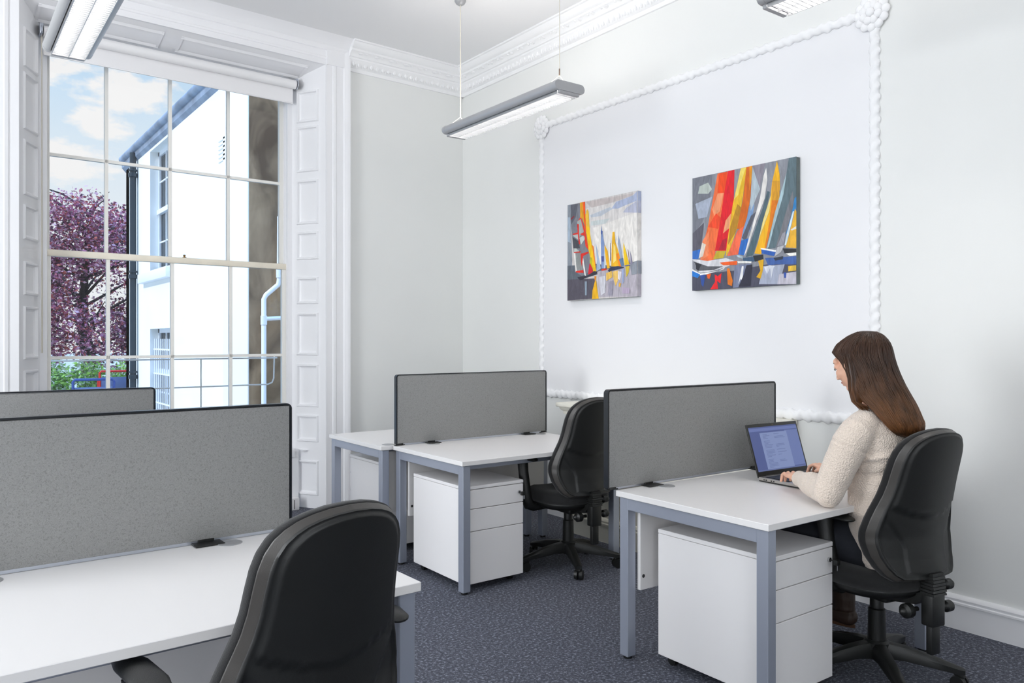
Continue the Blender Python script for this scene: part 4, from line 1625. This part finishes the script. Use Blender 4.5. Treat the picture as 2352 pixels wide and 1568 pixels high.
# ------------------------------------------------------------------ laptop
lap = empty('laptop', (3.100, 2.250, .73), -R(3.5))
tag(lap, 'open black laptop with a blue document on screen, on the desk of the woman', 'laptop')
LW, LD = .372, .252
mb = MB().use('laptop_black')
mb.box(0, LW, -LD, 0, .002, .008, .002, 1)
mb.use('laptop_alu')
mb.prof([(-LD, .009), (-LD + .004, .006), (0, .007), (0, .020), (-.006, .021), (-LD + .01, .0165), (-LD, .014)], 0.001, LW - .001, 'x')
base = mb.build('base', None, lap)
mb = MB().use('laptop_black')
for i, y in enumerate((-.028, -.040, -.068, -.082)):
    mb.box(-.0008, .002, y - .006, y, .0095, .0145)
mb.build('side_port', None, base)
mb = MB().use('laptop_black')
kb = Matrix.Rotation(-math.atan(.0045 / .24), 4, 'X')
mb.box(.018, LW - .018, -.148, -.022, .0200, .0216)
kz = .0216
for r_ in range(6):
    n = 15
    for c in range(n):
        if r_ == 5 and 3 < c < 9:
            continue
        x0 = .022 + (LW - .044) * c / n
        y0 = -.027 - .0195 * r_
        mb.box(x0 + .001, x0 + (LW - .044) / n - .001, y0 - .0170, y0, kz, kz + .0012)
    if r_ == 5:
        mb.box(.022 + (LW - .044) * 4 / n + .001, .022 + (LW - .044) * 9 / n - .001, y0 - .0170, y0, kz, kz + .0012)
mb.build('keyboard', None, base, mx=Matrix.Translation((0, 0, -.0002)))
mb = MB().use('laptop_black')
mb.box(.12, .24, -.235, -.158, .0172, .0186)
mb.build('touchpad', None, base)
TL = Matrix.Translation((0, .002, .016)) @ Matrix.Rotation(R(-17.5), 4, 'X')
mb = MB().use('laptop_black')
mb.box(0, LW, -.001, .006, 0, .252, .0025, 2)
mb.box(.05, LW - .05, -.004, .005, -.006, .006, .002, 1)
lid = mb.build('lid', None, lap, mx=TL)
mb = MB()
x0, x1, z0, z1 = .010, LW - .010, .026, .236


def scr(m, a, b, c, d, k):
    mb.use(m)
    yy = -.0014 - k * .0001
    mb.poly([(x0 + (x1 - x0) * a, yy, z0 + (z1 - z0) * c), (x0 + (x1 - x0) * b, yy, z0 + (z1 - z0) * c), (x0 + (x1 - x0) * b, yy, z0 + (z1 - z0) * d), (x0 + (x1 - x0) * a, yy, z0 + (z1 - z0) * d)])


scr('display_blue', 0, 1, 0, 1, 0)
scr('display_bar', 0, 1, .90, .97, 1)
scr('display_side', .72, 1, .05, .88, 1)
scr('display_page', .20, .76, .03, .86, 2)
scr('display_ink', 0, 1, 0, .03, 3)
random.seed(3)
for k in range(26):
    zt = .82 - k * .030
    if k in (4, 11, 18):
        continue
    scr('display_ink', .25, .25 + random.uniform(.06, .19), zt - .010, zt, 4)
    if random.random() < .6:
        scr('display_ink', .48, .48 + random.uniform(.05, .22), zt - .010, zt, 4)
mb.build('display', None, lid, mx=TL)
mb = MB().use('brass')
mb.tube([(LW / 2, -.0015, .244), (LW / 2, -.0026, .244)], .0018, 10)
mb.build('camera_lens', None, lid, mx=TL)

# ------------------------------------------------------------------ the woman
pers = None
HMX = Matrix.Translation((3.050, 1.738, 1.298)) @ Matrix.Rotation(R(-5), 4, 'Z') @ Matrix.Rotation(R(-22), 4, 'X')
H3 = HMX.to_3x3()


def hp(x, y, z):
    return HMX @ Vector((x, y, z))


def hand(mb, wrist, d, thumb_side, tipz):
    """palm and five curled fingers reaching down to the keys"""
    w = Vector(wrist)
    d = Vector(d).normalized()
    s = Vector((d.y, -d.x, 0)) * thumb_side         # towards the thumb
    up = Vector((0, 0, 1))
    k = w + d * .078 + up * -.004
    # palm
    rings = []
    for u, hw, hh, dz in ((-.03, .023, .020, .004), (0, .025, .019, .002), (.03, .035, .017, .001), (.060, .040, .014, 0), (.082, .038, .011, -.003), (.090, .033, .007, -.006)):
        c = w + d * u + up * dz
        rings.append([c + s * math.cos(a) * hw + up * math.sin(a) * hh for a in [2 * PI * q / 16 for q in range(16)]])
    mb.ring_loft(rings)
    for i, (off, ln, spread) in enumerate(((.029, .066, .10), (.010, .074, .03), (-.010, .070, -.05), (-.028, .056, -.14))):
        fd = (d + s * spread).normalized()
        b = w + d * (.076 - abs(off) * .15) + s * off + up * .000
        p1 = b + fd * ln * .42 + up * (.007 - i * .001)
        p2 = p1 + fd * ln * .34 - up * .010
        p3 = p2 + fd * ln * .20 - up * .016
        p3.z = max(p3.z, tipz)
        p3.z = tipz + .002 * (i % 2)
        mb.tube([b - fd * .02, b, p1, p2, p3], [.0085, .0095, .0088, .0080, .0068], 10, round_ends=True)
    tb = w + d * .022 + s * .024
    mb.tube([tb - s * .012, tb + s * .010 + d * .012 - up * .004, tb + s * .020 + d * .036 - up * .012, tb + s * .018 + d * .058 - up * .020],
            [.013, .0125, .0100, .0080], 10, round_ends=True)


SH_L, EL_L, WR_L = (2.905, 1.66, 1.045), (2.838, 1.735, .790), (2.992, 1.968, .797)
SH_R, EL_R, WR_R = (3.262, 1.645, 1.045), (3.350, 1.755, .795), (3.350, 2.010, .797)
mb = MB().use('skin')
mb.ell(hp(0, -.022, .020), (.070, .084, .078), 28, 20, H3)
mb.ell(hp(0, .030, -.035), (.057, .058, .072), 24, 16, H3)
mb.ell(hp(0, .060, -.088), (.025, .021, .018), 16, 10, H3)
mb.ell(hp(0, .067, .028), (.048, .021, .024), 16, 10, H3)
mb.tube([hp(0, .086, .016), hp(0, .094, -.010), hp(0, .103, -.028)], [.0070, .0085, .0105], 10, round_ends=True)
mb.ell(hp(0, .080, -.062), (.020, .012, .014), 12, 8, H3)
for sx in (-1, 1):
    mb.ell(hp(sx * .034, .058, -.026), (.026, .024, .028), 14, 10, H3)
    mb.ell(hp(sx * .031, .074, .008), (.014, .012, .010), 12, 8, H3)
    mb.ell(hp(sx * .074, -.006, -.012), (.008, .018, .030), 12, 8, H3)
    mb.ell(hp(sx * .010, .100, -.034), (.007, .009, .006), 10, 6, H3)
mb.tube([hp(0, -.020, -.03), (3.065, 1.690, 1.19), (3.078, 1.668, 1.12), (3.085, 1.655, 1.04)], [.052, .050, .054, .07], 20)
# torso, hips
mb.ring_loft([[Vector((cx + rx * math.cos(a), cy + ry * math.sin(a), z)) for a in [2 * PI * q / 28 for q in range(28)]] for z, cx, cy, rx, ry in
              ((.46, 3.13, 1.59, .13, .10), (.52, 3.13, 1.60, .15, .11), (.62, 3.125, 1.61, .135, .095), (.75, 3.115, 1.63, .125, .09), (.9, 3.10, 1.645, .145, .095), (1.0, 3.09, 1.65, .145, .085), (1.04, 3.085, 1.655, .12, .065), (1.08, 3.08, 1.66, .06, .05))])
for s_, e_, w_ in ((SH_L, EL_L, WR_L), (SH_R, EL_R, WR_R)):
    sb_ = (s_[0] + (.02 if s_[0] < 3.08 else -.02), s_[1], s_[2] - .035)
    mb.tube([sb_, [(a + b) / 2 for a, b in zip(sb_, e_)], e_], [.036, .037, .034], 14, round_ends=True)
    mb.tube([e_, [(a + b) / 2 for a, b in zip(e_, w_)], w_], [.036, .034, .023], 14, round_ends=True)
for sx, hipx, kx, ax, ay, az in ((-1, 3.055, 3.015, 3.03, 1.99, .10), (1, 3.215, 3.265, 3.30, 1.945, .20)):
    mb.tube([(hipx, 1.62, .545), (kx, 1.84, .560), (kx, 2.03, .548)], [.066, .058, .046], 16, round_ends=True)
    mb.tube([(kx, 2.03, .548), ((kx + ax) / 2, (2.03 + ay) / 2 - .01, (.548 + az) / 2), (ax, ay, az)], [.046, .040, .026], 16, round_ends=True)
    mb.tube([(ax, ay - .01, az - .03), (ax + .005, ay + .07, az - .050), (ax + .01, ay + .16, az - .058)], [.024, .026, .020], 14, flat=.8, round_ends=True)
hand(mb, WR_L, (.62, .80, 0), 1, .7605)
hand(mb, WR_R, (.12, 1.0, 0), -1, .7605)
pers = voxel_union(mb, 'person', 'skin', None, .0032, 4)
tag(pers, 'person with long brown hair in a cream jumper and dark jeans, typing at the laptop', 'person')

for sx in (-1, 1):
    mb = MB().use('eye')
    mb.tube([hp(sx * .046, .074, .004), hp(sx * .040, .083, .000), hp(sx * .030, .088, -.001), hp(sx * .018, .086, .004)], [.0010, .0018, .0018, .0010], 6)
    mb.build('eyelashes', None, pers)
    mb = MB().use('eye')
    mb.tube([hp(sx * .047, .070, .024), hp(sx * .034, .0815, .028), hp(sx * .016, .0875, .024)], [.0012, .0022, .0020], 6)
    mb.build('eyebrow', None, pers)
mb = MB().use('lips')
mb.tube([hp(-.020, .082, -.058), hp(-.006, .0925, -.055), hp(.006, .0925, -.055), hp(.020, .082, -.058)], [.002, .0042, .0042, .002], 8, round_ends=True)
mb.tube([hp(-.018, .082, -.062), hp(0, .0915, -.065), hp(.018, .082, -.062)], [.002, .0046, .002], 8, round_ends=True)
mb.build('lips', None, pers)

# jumper
mb = MB().use('knit')
TS = [(.490, 3.12, 1.605, .168, .092), (.515, 3.12, 1.612, .180, .104), (.57, 3.12, 1.625, .185, .118), (.62, 3.12, 1.640, .182, .130), (.68, 3.12, 1.645, .168, .132), (.76, 3.115, 1.655, .162, .128), (.85, 3.105, 1.655, .165, .126),
      (.93, 3.098, 1.650, .174, .122), (1.0, 3.09, 1.650, .180, .112), (1.040, 3.086, 1.652, .172, .097), (1.068, 3.084, 1.655, .146, .082), (1.092, 3.082, 1.660, .108, .070), (1.108, 3.080, 1.664, .084, .065), (1.125, 3.078, 1.668, .067, .062)]
mb.ring_loft([[Vector((cx + rx * math.copysign(abs(math.cos(a)) ** .85, math.cos(a)), cy + ry * math.copysign(abs(math.sin(a)) ** .9, math.sin(a)), z)) for a in [2 * PI * q / 40 for q in range(40)]] for z, cx, cy, rx, ry in TS])


def lerp(a, b, t):
    return tuple(x + (y - x) * t for x, y in zip(a, b))


for s_, e_, w_ in ((SH_L, EL_L, WR_L), (SH_R, EL_R, WR_R)):
    sg = .07 if s_[0] < 3.08 else -.07
    inn = (s_[0] + sg, s_[1], s_[2] + .002)
    s0 = (s_[0] + sg * .12, s_[1], s_[2] - .018)
    mb.tube([inn, s0, lerp(s_, e_, .25), lerp(s_, e_, .45), lerp(s_, e_, .7), e_], [.066, .068, .069, .067, .063, .057], 20, round_ends=True)
    mb.tube([e_, lerp(e_, w_, .3), lerp(e_, w_, .62), lerp(e_, w_, .78), lerp(e_, w_, .80), lerp(e_, w_, 1.0), lerp(e_, w_, 1.03)], [.054, .054, .046, .041, .036, .033, .0305], 20)


def folds(p):
    x, y, z = p
    d = 0.0
    # pull folds running from the shoulder blade to the armpit and down the back
    for (ax, az, bx, bz, amp, wd) in ((2.93, .93, 3.12, 1.00, 0.0108, .012), (2.95, .86, 3.10, .97, -0.0108, .016), (2.97, .80, 3.16, .93, 0.0108, .016), (2.96, .70, 3.02, .88, 0.0090, .014), (3.0, .60, 3.0, .80, 0.0108, .015), (3.05, .56, 3.10, .78, -0.0090, .018)):
        if y < 1.72 and x > 2.9:
            vx, vz = bx - ax, bz - az
            t = max(0, min(1, ((x - ax) * vx + (z - az) * vz) / (vx * vx + vz * vz)))
            dd = math.hypot(x - ax - vx * t, z - az - vz * t)
            d += amp * math.exp(-(dd / wd) ** 2)
    # sleeve creases at elbow and above the cuff
    q = Vector((x, y, z))
    for e, s0 in ((EL_L, SH_L), (EL_R, SH_R)):
        r = (q - Vector(e)).length
        if r < .15:
            d += .0030 * math.sin(r * 150) * math.exp(-(r / .07) ** 2)
    d += .0055 * noise.noise(q * 11) + .0018 * noise.noise(q * 28)
    # dropped-shoulder seam
    for s0, e in ((SH_L, EL_L), (SH_R, EL_R)):
        v = (Vector(e) - Vector(s0))
        L = v.length
        t = (q - Vector(s0)).dot(v) / L
        if (q - Vector(s0)).length < .16:
            d -= .0022 * math.exp(-((t - .075) / .004) ** 2) - .0012 * math.exp(-((t - .086) / .006) ** 2)
    return d


voxel_union(mb, 'jumper', 'knit', pers, .0045, 7, disp=folds)

# jeans
mb = MB().use('jeans')
mb.ring_loft([[Vector((cx + rx * math.cos(a), cy + ry * math.sin(a), z)) for a in [2 * PI * q / 28 for q in range(28)]] for z, cx, cy, rx, ry in
              ((.475, 3.13, 1.59, .12, .10), (.50, 3.13, 1.63, .175, .120), (.56, 3.13, 1.645, .185, .130), (.62, 3.13, 1.645, .165, .12), (.66, 3.13, 1.62, .12, .09))])
for sx, hipx, kx, ax, ay, az in ((-1, 3.055, 3.015, 3.03, 1.99, .10), (1, 3.215, 3.265, 3.30, 1.945, .20)):
    mb.tube([(hipx, 1.60, .550), (kx * .6 + hipx * .4, 1.78, .566), (kx, 1.92, .562), (kx, 2.03, .548)], [.100, .090, .076, .062], 20, round_ends=True)
    mb.tube([(kx, 2.03, .548), ((kx + ax) / 2, (2.03 + ay) / 2 - .01, (.548 + az) / 2), (ax, ay, az + .06)], [.062, .058, .048], 18)
voxel_union(mb, 'jeans', 'jeans', pers, .006, 6, disp=lambda p: .003 * noise.noise(Vector(p) * 16))
for ax, ay, az in ((3.03, 1.99, .10), (3.30, 1.945, .20)):
    mb = MB().use('boot')
    mb.tube([(ax - .002, ay + .004, az + .09), (ax, ay, az + .03), (ax, ay - .004, az - .02)], [.052, .050, .046], 18)
    mb.tube([(ax, ay - .025, az - .048), (ax + .003, ay + .03, az - .046), (ax + .007, ay + .10, az - .056), (ax + .012, ay + .19, az - .064)], [.040, .042, .042, .030], 16, flat=.85, round_ends=True)
    bt = voxel_union(mb, 'boot', 'boot', pers, .004, 4, disp=lambda p: .002 * noise.noise(Vector(p) * 30))
    mb = MB().use('boot_sole')
    pts = []
    for k in range(28):
        a = 2 * PI * k / 28
        v = math.sin(a)
        pts.append((ax + .005 + (.030 + .006 * v) * math.cos(a), ay + .065 + .118 * v))
    mb.prof(pts, az - .0935, az - .080, 'z')
    mb.build('sole', None, bt)

# hair : a lofted body with a smooth crown, covered with strand ridges
HS = [(1.428, 3.050, 1.700, .014, .018), (1.425, 3.050, 1.695, .026, .034), (1.415, 3.050, 1.698, .046, .060), (1.398, 3.050, 1.703, .063, .084), (1.370, 3.050, 1.713, .080, .110),
      (1.338, 3.050, 1.718, .088, .122), (1.322, 3.050, 1.708, .090, .114), (1.30, 3.051, 1.692, .092, .103), (1.26, 3.052, 1.674, .095, .098), (1.22, 3.052, 1.658, .099, .100), (1.18, 3.053, 1.640, .103, .104), (1.14, 3.055, 1.603, .106, .088), (1.10, 3.057, 1.573, .108, .073),
      (1.065, 3.060, 1.549, .104, .062), (1.04, 3.062, 1.538, .092, .050), (1.022, 3.064, 1.533, .070, .036), (1.012, 3.066, 1.531, .035, .018)]


def hs(z):
    if z >= HS[0][0]:
        return HS[0][1:]
    for a, b in zip(HS, HS[1:]):
        if z >= b[0]:
            t = (a[0] - z) / (a[0] - b[0])
            return tuple(p + (q - p) * t for p, q in zip(a[1:], b[1:]))
    return HS[-1][1:]


def hair_pt(a, z, k=1.0):
    cx, cy, rx, ry = hs(z)
    return Vector((cx + rx * k * math.cos(a), cy + ry * k * math.sin(a), z))


def hair_col(z, j):
    t = sm(1.31 - z, 0, .30)
    a, b = Vector(lin('3d281c')), Vector(lin('6f4829'))
    c = a * (1 - t) + b * t
    if z < 1.07:
        c = c * (.55 + .45 * sm(z, 1.01, 1.07))
    return tuple(c * j) + (1,)


mb = MB().use('hair')
mb.ring_loft([[hair_pt(2 * PI * q / 56, z, .985) for q in range(56)] for z, *_ in HS])
# lock framing the face on the near side, and its twin
for sx in (-1, 1):
    X = 3.05 + sx * .080
    mb.tube([(X - sx * .012, 1.736, 1.335), (X, 1.717, 1.29), (X + sx * .002, 1.706, 1.24), (X + sx * .002, 1.704, 1.19), (X - sx * .004, 1.697, 1.145), (X - sx * .012, 1.680, 1.118)], [.020, .021, .022, .022, .018, .008], 14, round_ends=True)


def add_colour(me, seed=0):
    ca = me.color_attributes.new('paint', 'FLOAT_COLOR', 'POINT')
    for v, d in zip(me.vertices, ca.data):
        j = 1.0 + .75 * noise.noise(Vector((v.co.x * 55, v.co.y * 55 + v.co.z * 40, v.co.z * 3)))
        d.color = hair_col(v.co.z, j)


hr = voxel_union(mb, 'hair', 'hair', pers, .004, 8)
add_colour(hr.data)
random.seed(11)
mb = MB().use('hair')
for i in range(760):
    a = R(random.uniform(-235, 62))        # leaves the face side open
    zt = 1.424 - random.random() ** 2 * .05
    zb = random.uniform(1.015, 1.05)
    if R(-235) < a < R(-205) or a > R(30):
        zb = random.uniform(1.13, 1.2)
    k0 = random.uniform(.985, 1.02)
    ph = random.uniform(0, 6)
    pts, rd = [], []
    n = 16
    for q in range(n + 1):
        t = q / n
        z = zt + (zb - zt) * (1 - (1 - t) ** 1.25)
        aa = a + .05 * math.sin(t * 5 + ph)
        pts.append(hair_pt(aa, z, k0 + .012 * math.sin(t * 9 + ph)))
        rd.append(.0016 * (1 - .75 * t ** 3))
    mb.tube(pts, rd, 4)
for i in range(90):
    sx = -1 if i % 3 else 1
    X = 3.05 + sx * .082
    o = Vector((random.uniform(-.016, .016), random.uniform(-.018, .018), 0))
    pts = [(X - sx * .012, 1.736, 1.335), (X, 1.717, 1.29), (X + sx * .004, 1.706, 1.24), (X + sx * .004, 1.704, 1.19), (X - sx * .002, 1.697, 1.145), (X - sx * .012, 1.672 - random.uniform(0, .03), 1.118 + random.uniform(-.012, .01))]
    mb.tube([Vector(p) + o * (1 - .1 * j) + Vector((sx * .008, 0, 0)) for j, p in enumerate(pts)], [.0016] * 5 + [.0008], 4)
st = mb.build('hair_strands', None, hr, sharp=None)
add_colour(st.data)

# ------------------------------------------------------------------ outside the window
XE, YE, YF = 3.073, 9.5, 16.93
gz = -.05
mb = MB().use('gravel')
mb.box(-40, 60, YA + .9, 90, gz - .1, gz)
struct(mb.build('ground'))
b_ = empty('neighbouring_building', (XE, YE, gz))
tag(b_, 'white rendered neighbouring house with weathered brown end wall, outside the window', 'building')
BM = Matrix.Translation((-XE, -YE, -gz))
mb = MB().use('render_white')
wins = ((13.30, 14.82, 2.560, 4.68), (13.30, 14.82, .10, 1.575))
ya, yb = wins[0][0], wins[0][1]
mb.box(XE, XE + .3, YE + .02, ya, gz, 4.9)
mb.box(XE, XE + .3, yb, YF, gz, 4.9)
mb.box(XE, XE + .3, ya, yb, 4.68, 4.9)
mb.box(XE, XE + .3, ya, yb, 1.575, 2.56)
mb.box(XE, XE + .3, ya, yb, gz, .10)
mb.box(XE, 9.0, YF - .3, YF, gz, 4.9)
mb.box(XE - .012, XE + .01, YE, YE + 1.0, gz, 4.9, .01)
mb.build('side_wall', None, b_, mx=BM)
mb = MB().use('brown_render')
mb.box(XE + .004, 9.0, YE, YE + .3, gz, 5.4)
mb.build('end_wall', None, b_, mx=BM)
mb = MB().use('slate')
mb.prof([(XE - .05, 4.78), (XE + .02, 4.70), (XE + 3.2, 6.6), (XE + 3.2, 6.75), (XE - .06, 4.98)], YE - .12, YF + .15, 'y')
mb.tube([(XE - .05, YE - .1, 4.94), (XE - .05, YF + .1, 4.94)], .07, 14)
mb.build('roof', None, b_, mx=BM)
for wi, (y0, y1, z0, z1) in enumerate(wins):
    mb = MB().use('drain_white')
    XW = XE + .135
    mb.box(XW, XW + .05, y0, y0 + .07, z0, z1)
    mb.box(XW, XW + .05, y1 - .07, y1, z0, z1)
    mb.box(XW, XW + .05, y0, y1, z1 - .07, z1)
    mb.box(XW, XW + .05, y0, y1, z0, z0 + .08)
    for k in (1, 2):
        mb.box(XW + .01, XW + .03, y0 + (y1 - y0) * k / 3 - .015, y0 + (y1 - y0) * k / 3 + .015, z0, z1)
    zm = (z0 + z1) / 2
    mb.box(XW - .03, XW + .04, y0, y1, zm - .04, zm + .04)
    for zz in ((z0 + zm) / 2, (z1 + zm) / 2):
        mb.box(XW + .01, XW + .03, y0, y1, zz - .012, zz + .012)
    fr_ = mb.build('sash_window', None, b_, mx=BM)
    mb = MB().use('laptop_alu' if False else 'blind')
    mb.box(XW + .12, XW + .125, y0, y1, z0, z1)
    mb.build('net_curtain', None, fr_, mx=BM)
    mb = MB().use('glass')
    mb.box(XW + .030, XW + .033, y0, y1, z0, z1)
    mb.build('pane', None, fr_, mx=BM)
    mb = MB().use('drain_white')
    mb.box(XE - .10, XE + .13, y0 - .05, y1 + .55 * (wi == 0), z0 - .17, z0, .01)
    mb.build('window_sill', None, b_, mx=BM)
mb = MB().use('drain_white')
for k in range(10):
    y = 13.38 + k * .15
    mb.tube([(XE + .06, y, .1), (XE + .06, y, 1.40)], .012, 6)
for z in (.3, .8, 1.22):
    mb.box(XE + .05, XE + .07, 13.30, 14.80, z - .012, z + .012)
mb.build('window_bars', None, b_, mx=BM)
mb = MB().use('drain_black')
mb.tube([(XE - .08, 15.86, gz), (XE - .08, 15.86, 4.85)], .056, 16)
for z in (.66, 2.52, 4.4):
    mb.tube([(XE - .08, 15.86, z), (XE - .08, 15.86, z + .07)], .082, 16)
    mb.tube([(XE - .08, 15.86, z + .11), (XE - .08, 15.86, z + .14)], .076, 16)
mb.build('black_downpipe', None, b_, mx=BM)
mb = MB().use('drain_white')
yp = YE - .07
mb.tube([(3.43, yp, 2.9), (3.425, yp, 2.12), (3.41, yp, 2.06), (3.26, yp, 1.93), (3.235, yp, 1.88), (3.235, yp, gz)], .030, 14)
mb.tube([(3.235, yp, 1.64), (3.47, yp, 1.655), (3.9, yp, 1.67)], .026, 12)
for z in (1.62, 2.2):
    mb.tube([(3.235 if z < 2 else 3.425, yp, z - .05), (3.235 if z < 2 else 3.425, yp, z + .06)], .038, 14)
mb.build('white_drainpipe', None, b_, mx=BM)
mb = MB().use('blind')
for k in range(6):
    mb.box(XE - .012, XE + .002, 10.42, 10.72, 3.74 + k * .055, 3.765 + k * .055)
mb.build('wall_vent', None, b_, mx=BM)


def leaf_mesh(name, parent, blobs, n, size, palette, droop=0.0):
    bm = bmesh.new()
    cl = bm.loops.layers.float_color.new('paint')
    tot = sum(b[3] ** 2 for b in blobs)
    for bx_, by_, bz_, br in blobs:
        for _ in range(int(n * br ** 2 / tot)):
            v = Vector((random.gauss(0, 1), random.gauss(0, 1), random.gauss(0, 1))).normalized()
            r = br * random.uniform(.45, 1.06)
            c = Vector((bx_, by_, bz_)) + v * r
            if c.z < .02:
                continue
            x = Vector((random.gauss(0, 1), random.gauss(0, 1), random.gauss(0, .6))).normalized()
            y = x.orthogonal().normalized()
            y = Matrix.Rotation(random.uniform(0, 6.28), 3, x) @ y
            s = size * random.uniform(.6, 1.3)
            f = bm.faces.new([bm.verts.new(c + x * s), bm.verts.new(c + y * s * .55), bm.verts.new(c - x * s), bm.verts.new(c - y * s * .55)])
            h = lin(random.choice(palette))
            for lp in f.loops:
                lp[cl] = (*h, 1)
    me = bpy.data.meshes.new(name)
    bm.to_mesh(me)
    bm.free()
    me.materials.append(M['leaf'])
    o = bpy.data.objects.new(name, me)
    COL.objects.link(o)
    if parent:
        o.parent = parent
    return o


random.seed(5)
tr = empty('purple_tree', (3.15, 22.3, gz))
tag(tr, 'purple-leaved tree behind the garden hedge, seen through the left panes', 'tree')
mb = MB().use('bark')
mb.tube([(0, 0, 0), (.05, 0, .9), (-.1, .1, 1.9), (-.05, .1, 3.0), (.1, 0, 4.6)], [.22, .17, .13, .09, .04], 12)
for k in range(26):
    a = k * 2.4
    z = 1.2 + k * .14
    L = 2.3 - k * .045
    e = Vector((math.cos(a) * L, math.sin(a) * L * .6, z + random.uniform(.4, 1.0)))
    m_ = e * .5 + Vector((0, 0, z * .5 + .1))
    mb.tube([(0, 0, z), m_, e], [.040, .024, .008], 7)
mb.build('trunk', None, tr)
blobs = []
for k in range(46):
    a = random.uniform(0, 2 * PI)
    z = random.uniform(1.15, 4.7)
    rr = 2.5 * math.sqrt(max(.04, 1 - ((z - 2.4) / 3.0) ** 2)) * random.uniform(.35, 1)
    blobs.append((math.cos(a) * rr, math.sin(a) * rr * .6, z, random.uniform(.35, .70)))
for k in range(22):
    a = random.uniform(0, 2 * PI)
    z = random.uniform(.75, 2.3)
    rr = random.uniform(.2, 2.3)
    blobs.append((math.cos(a) * rr, math.sin(a) * rr * .6 - .3, z + .25 * rr * .5, random.uniform(.3, .6)))
leaf_mesh('foliage', tr, blobs, 26000, .050, ['ac6482', 'c080a0', '9a5270', 'd4a0b4', '7b4258', '644454', 'c86c74', 'aa5448', 'dcb4c4', '4c4444'])
hd = empty('green_hedge', (3.0, 20.2, gz))
tag(hd, 'bright green hedge along the garden, under the purple tree', 'hedge')
blobs = [(-2.2 + k * .42, random.uniform(-.3, .3), random.uniform(.2, .62) + .012 * k, random.uniform(.35, .5)) for k in range(18)]
leaf_mesh('leaves', hd, blobs, 15000, .045, ['7aa548', '9cc85a', 'b4d878', '5c8040', 'b8c0a4', 'a8b09c'])
mb = MB().use('bark')
for k in range(14):
    mb.tube([(-2.1 + k * .5, 0, 0), (-2.0 + k * .5, .1, .5)], [.03, .012], 6)
mb.build('stems', None, hd)


def garden_chair(label, x, y, rz, fm, seat_m):
    t = empty('garden_chair', (x, y, gz), rz)
    tag(t, label, 'garden chair')
    mb = MB().use(fm)
    w, h = .29, .80
    mb.tube([(-w, 0, 0), (-w, -.02, h - .03), (-w + .03, -.02, h), (w - .03, -.02, h), (w, -.02, h - .03), (w, 0, 0)], .022, 10)
    mb.build('back_frame', None, t)
    mb = MB().use(fm)
    for sx in (-1, 1):
        mb.tube([(sx * w, 0, .62), (sx * w, -.45, .62), (sx * w, -.47, 0)], .02, 10)
    mb.build('arm_frame', None, t)
    mb = MB().use(seat_m)
    mb.box(-w + .02, w - .02, -.46, -.02, .40, .43, .008)
    mb.build('seat', None, t)
    mb = MB().use(seat_m)
    mb.box(-w + .02, w - .02, -.03, -.01, .42, h - .12, .008)
    mb.build('back_panel', None, t)


garden_chair('red metal garden chair beside the black downpipe outside', 2.98, 17.45, R(175), 'red_metal', 'blue_canvas')
garden_chair('blue metal garden chair outside, left of the red one', 2.07, 14.0, R(172), 'blue_metal', 'blue_canvas')
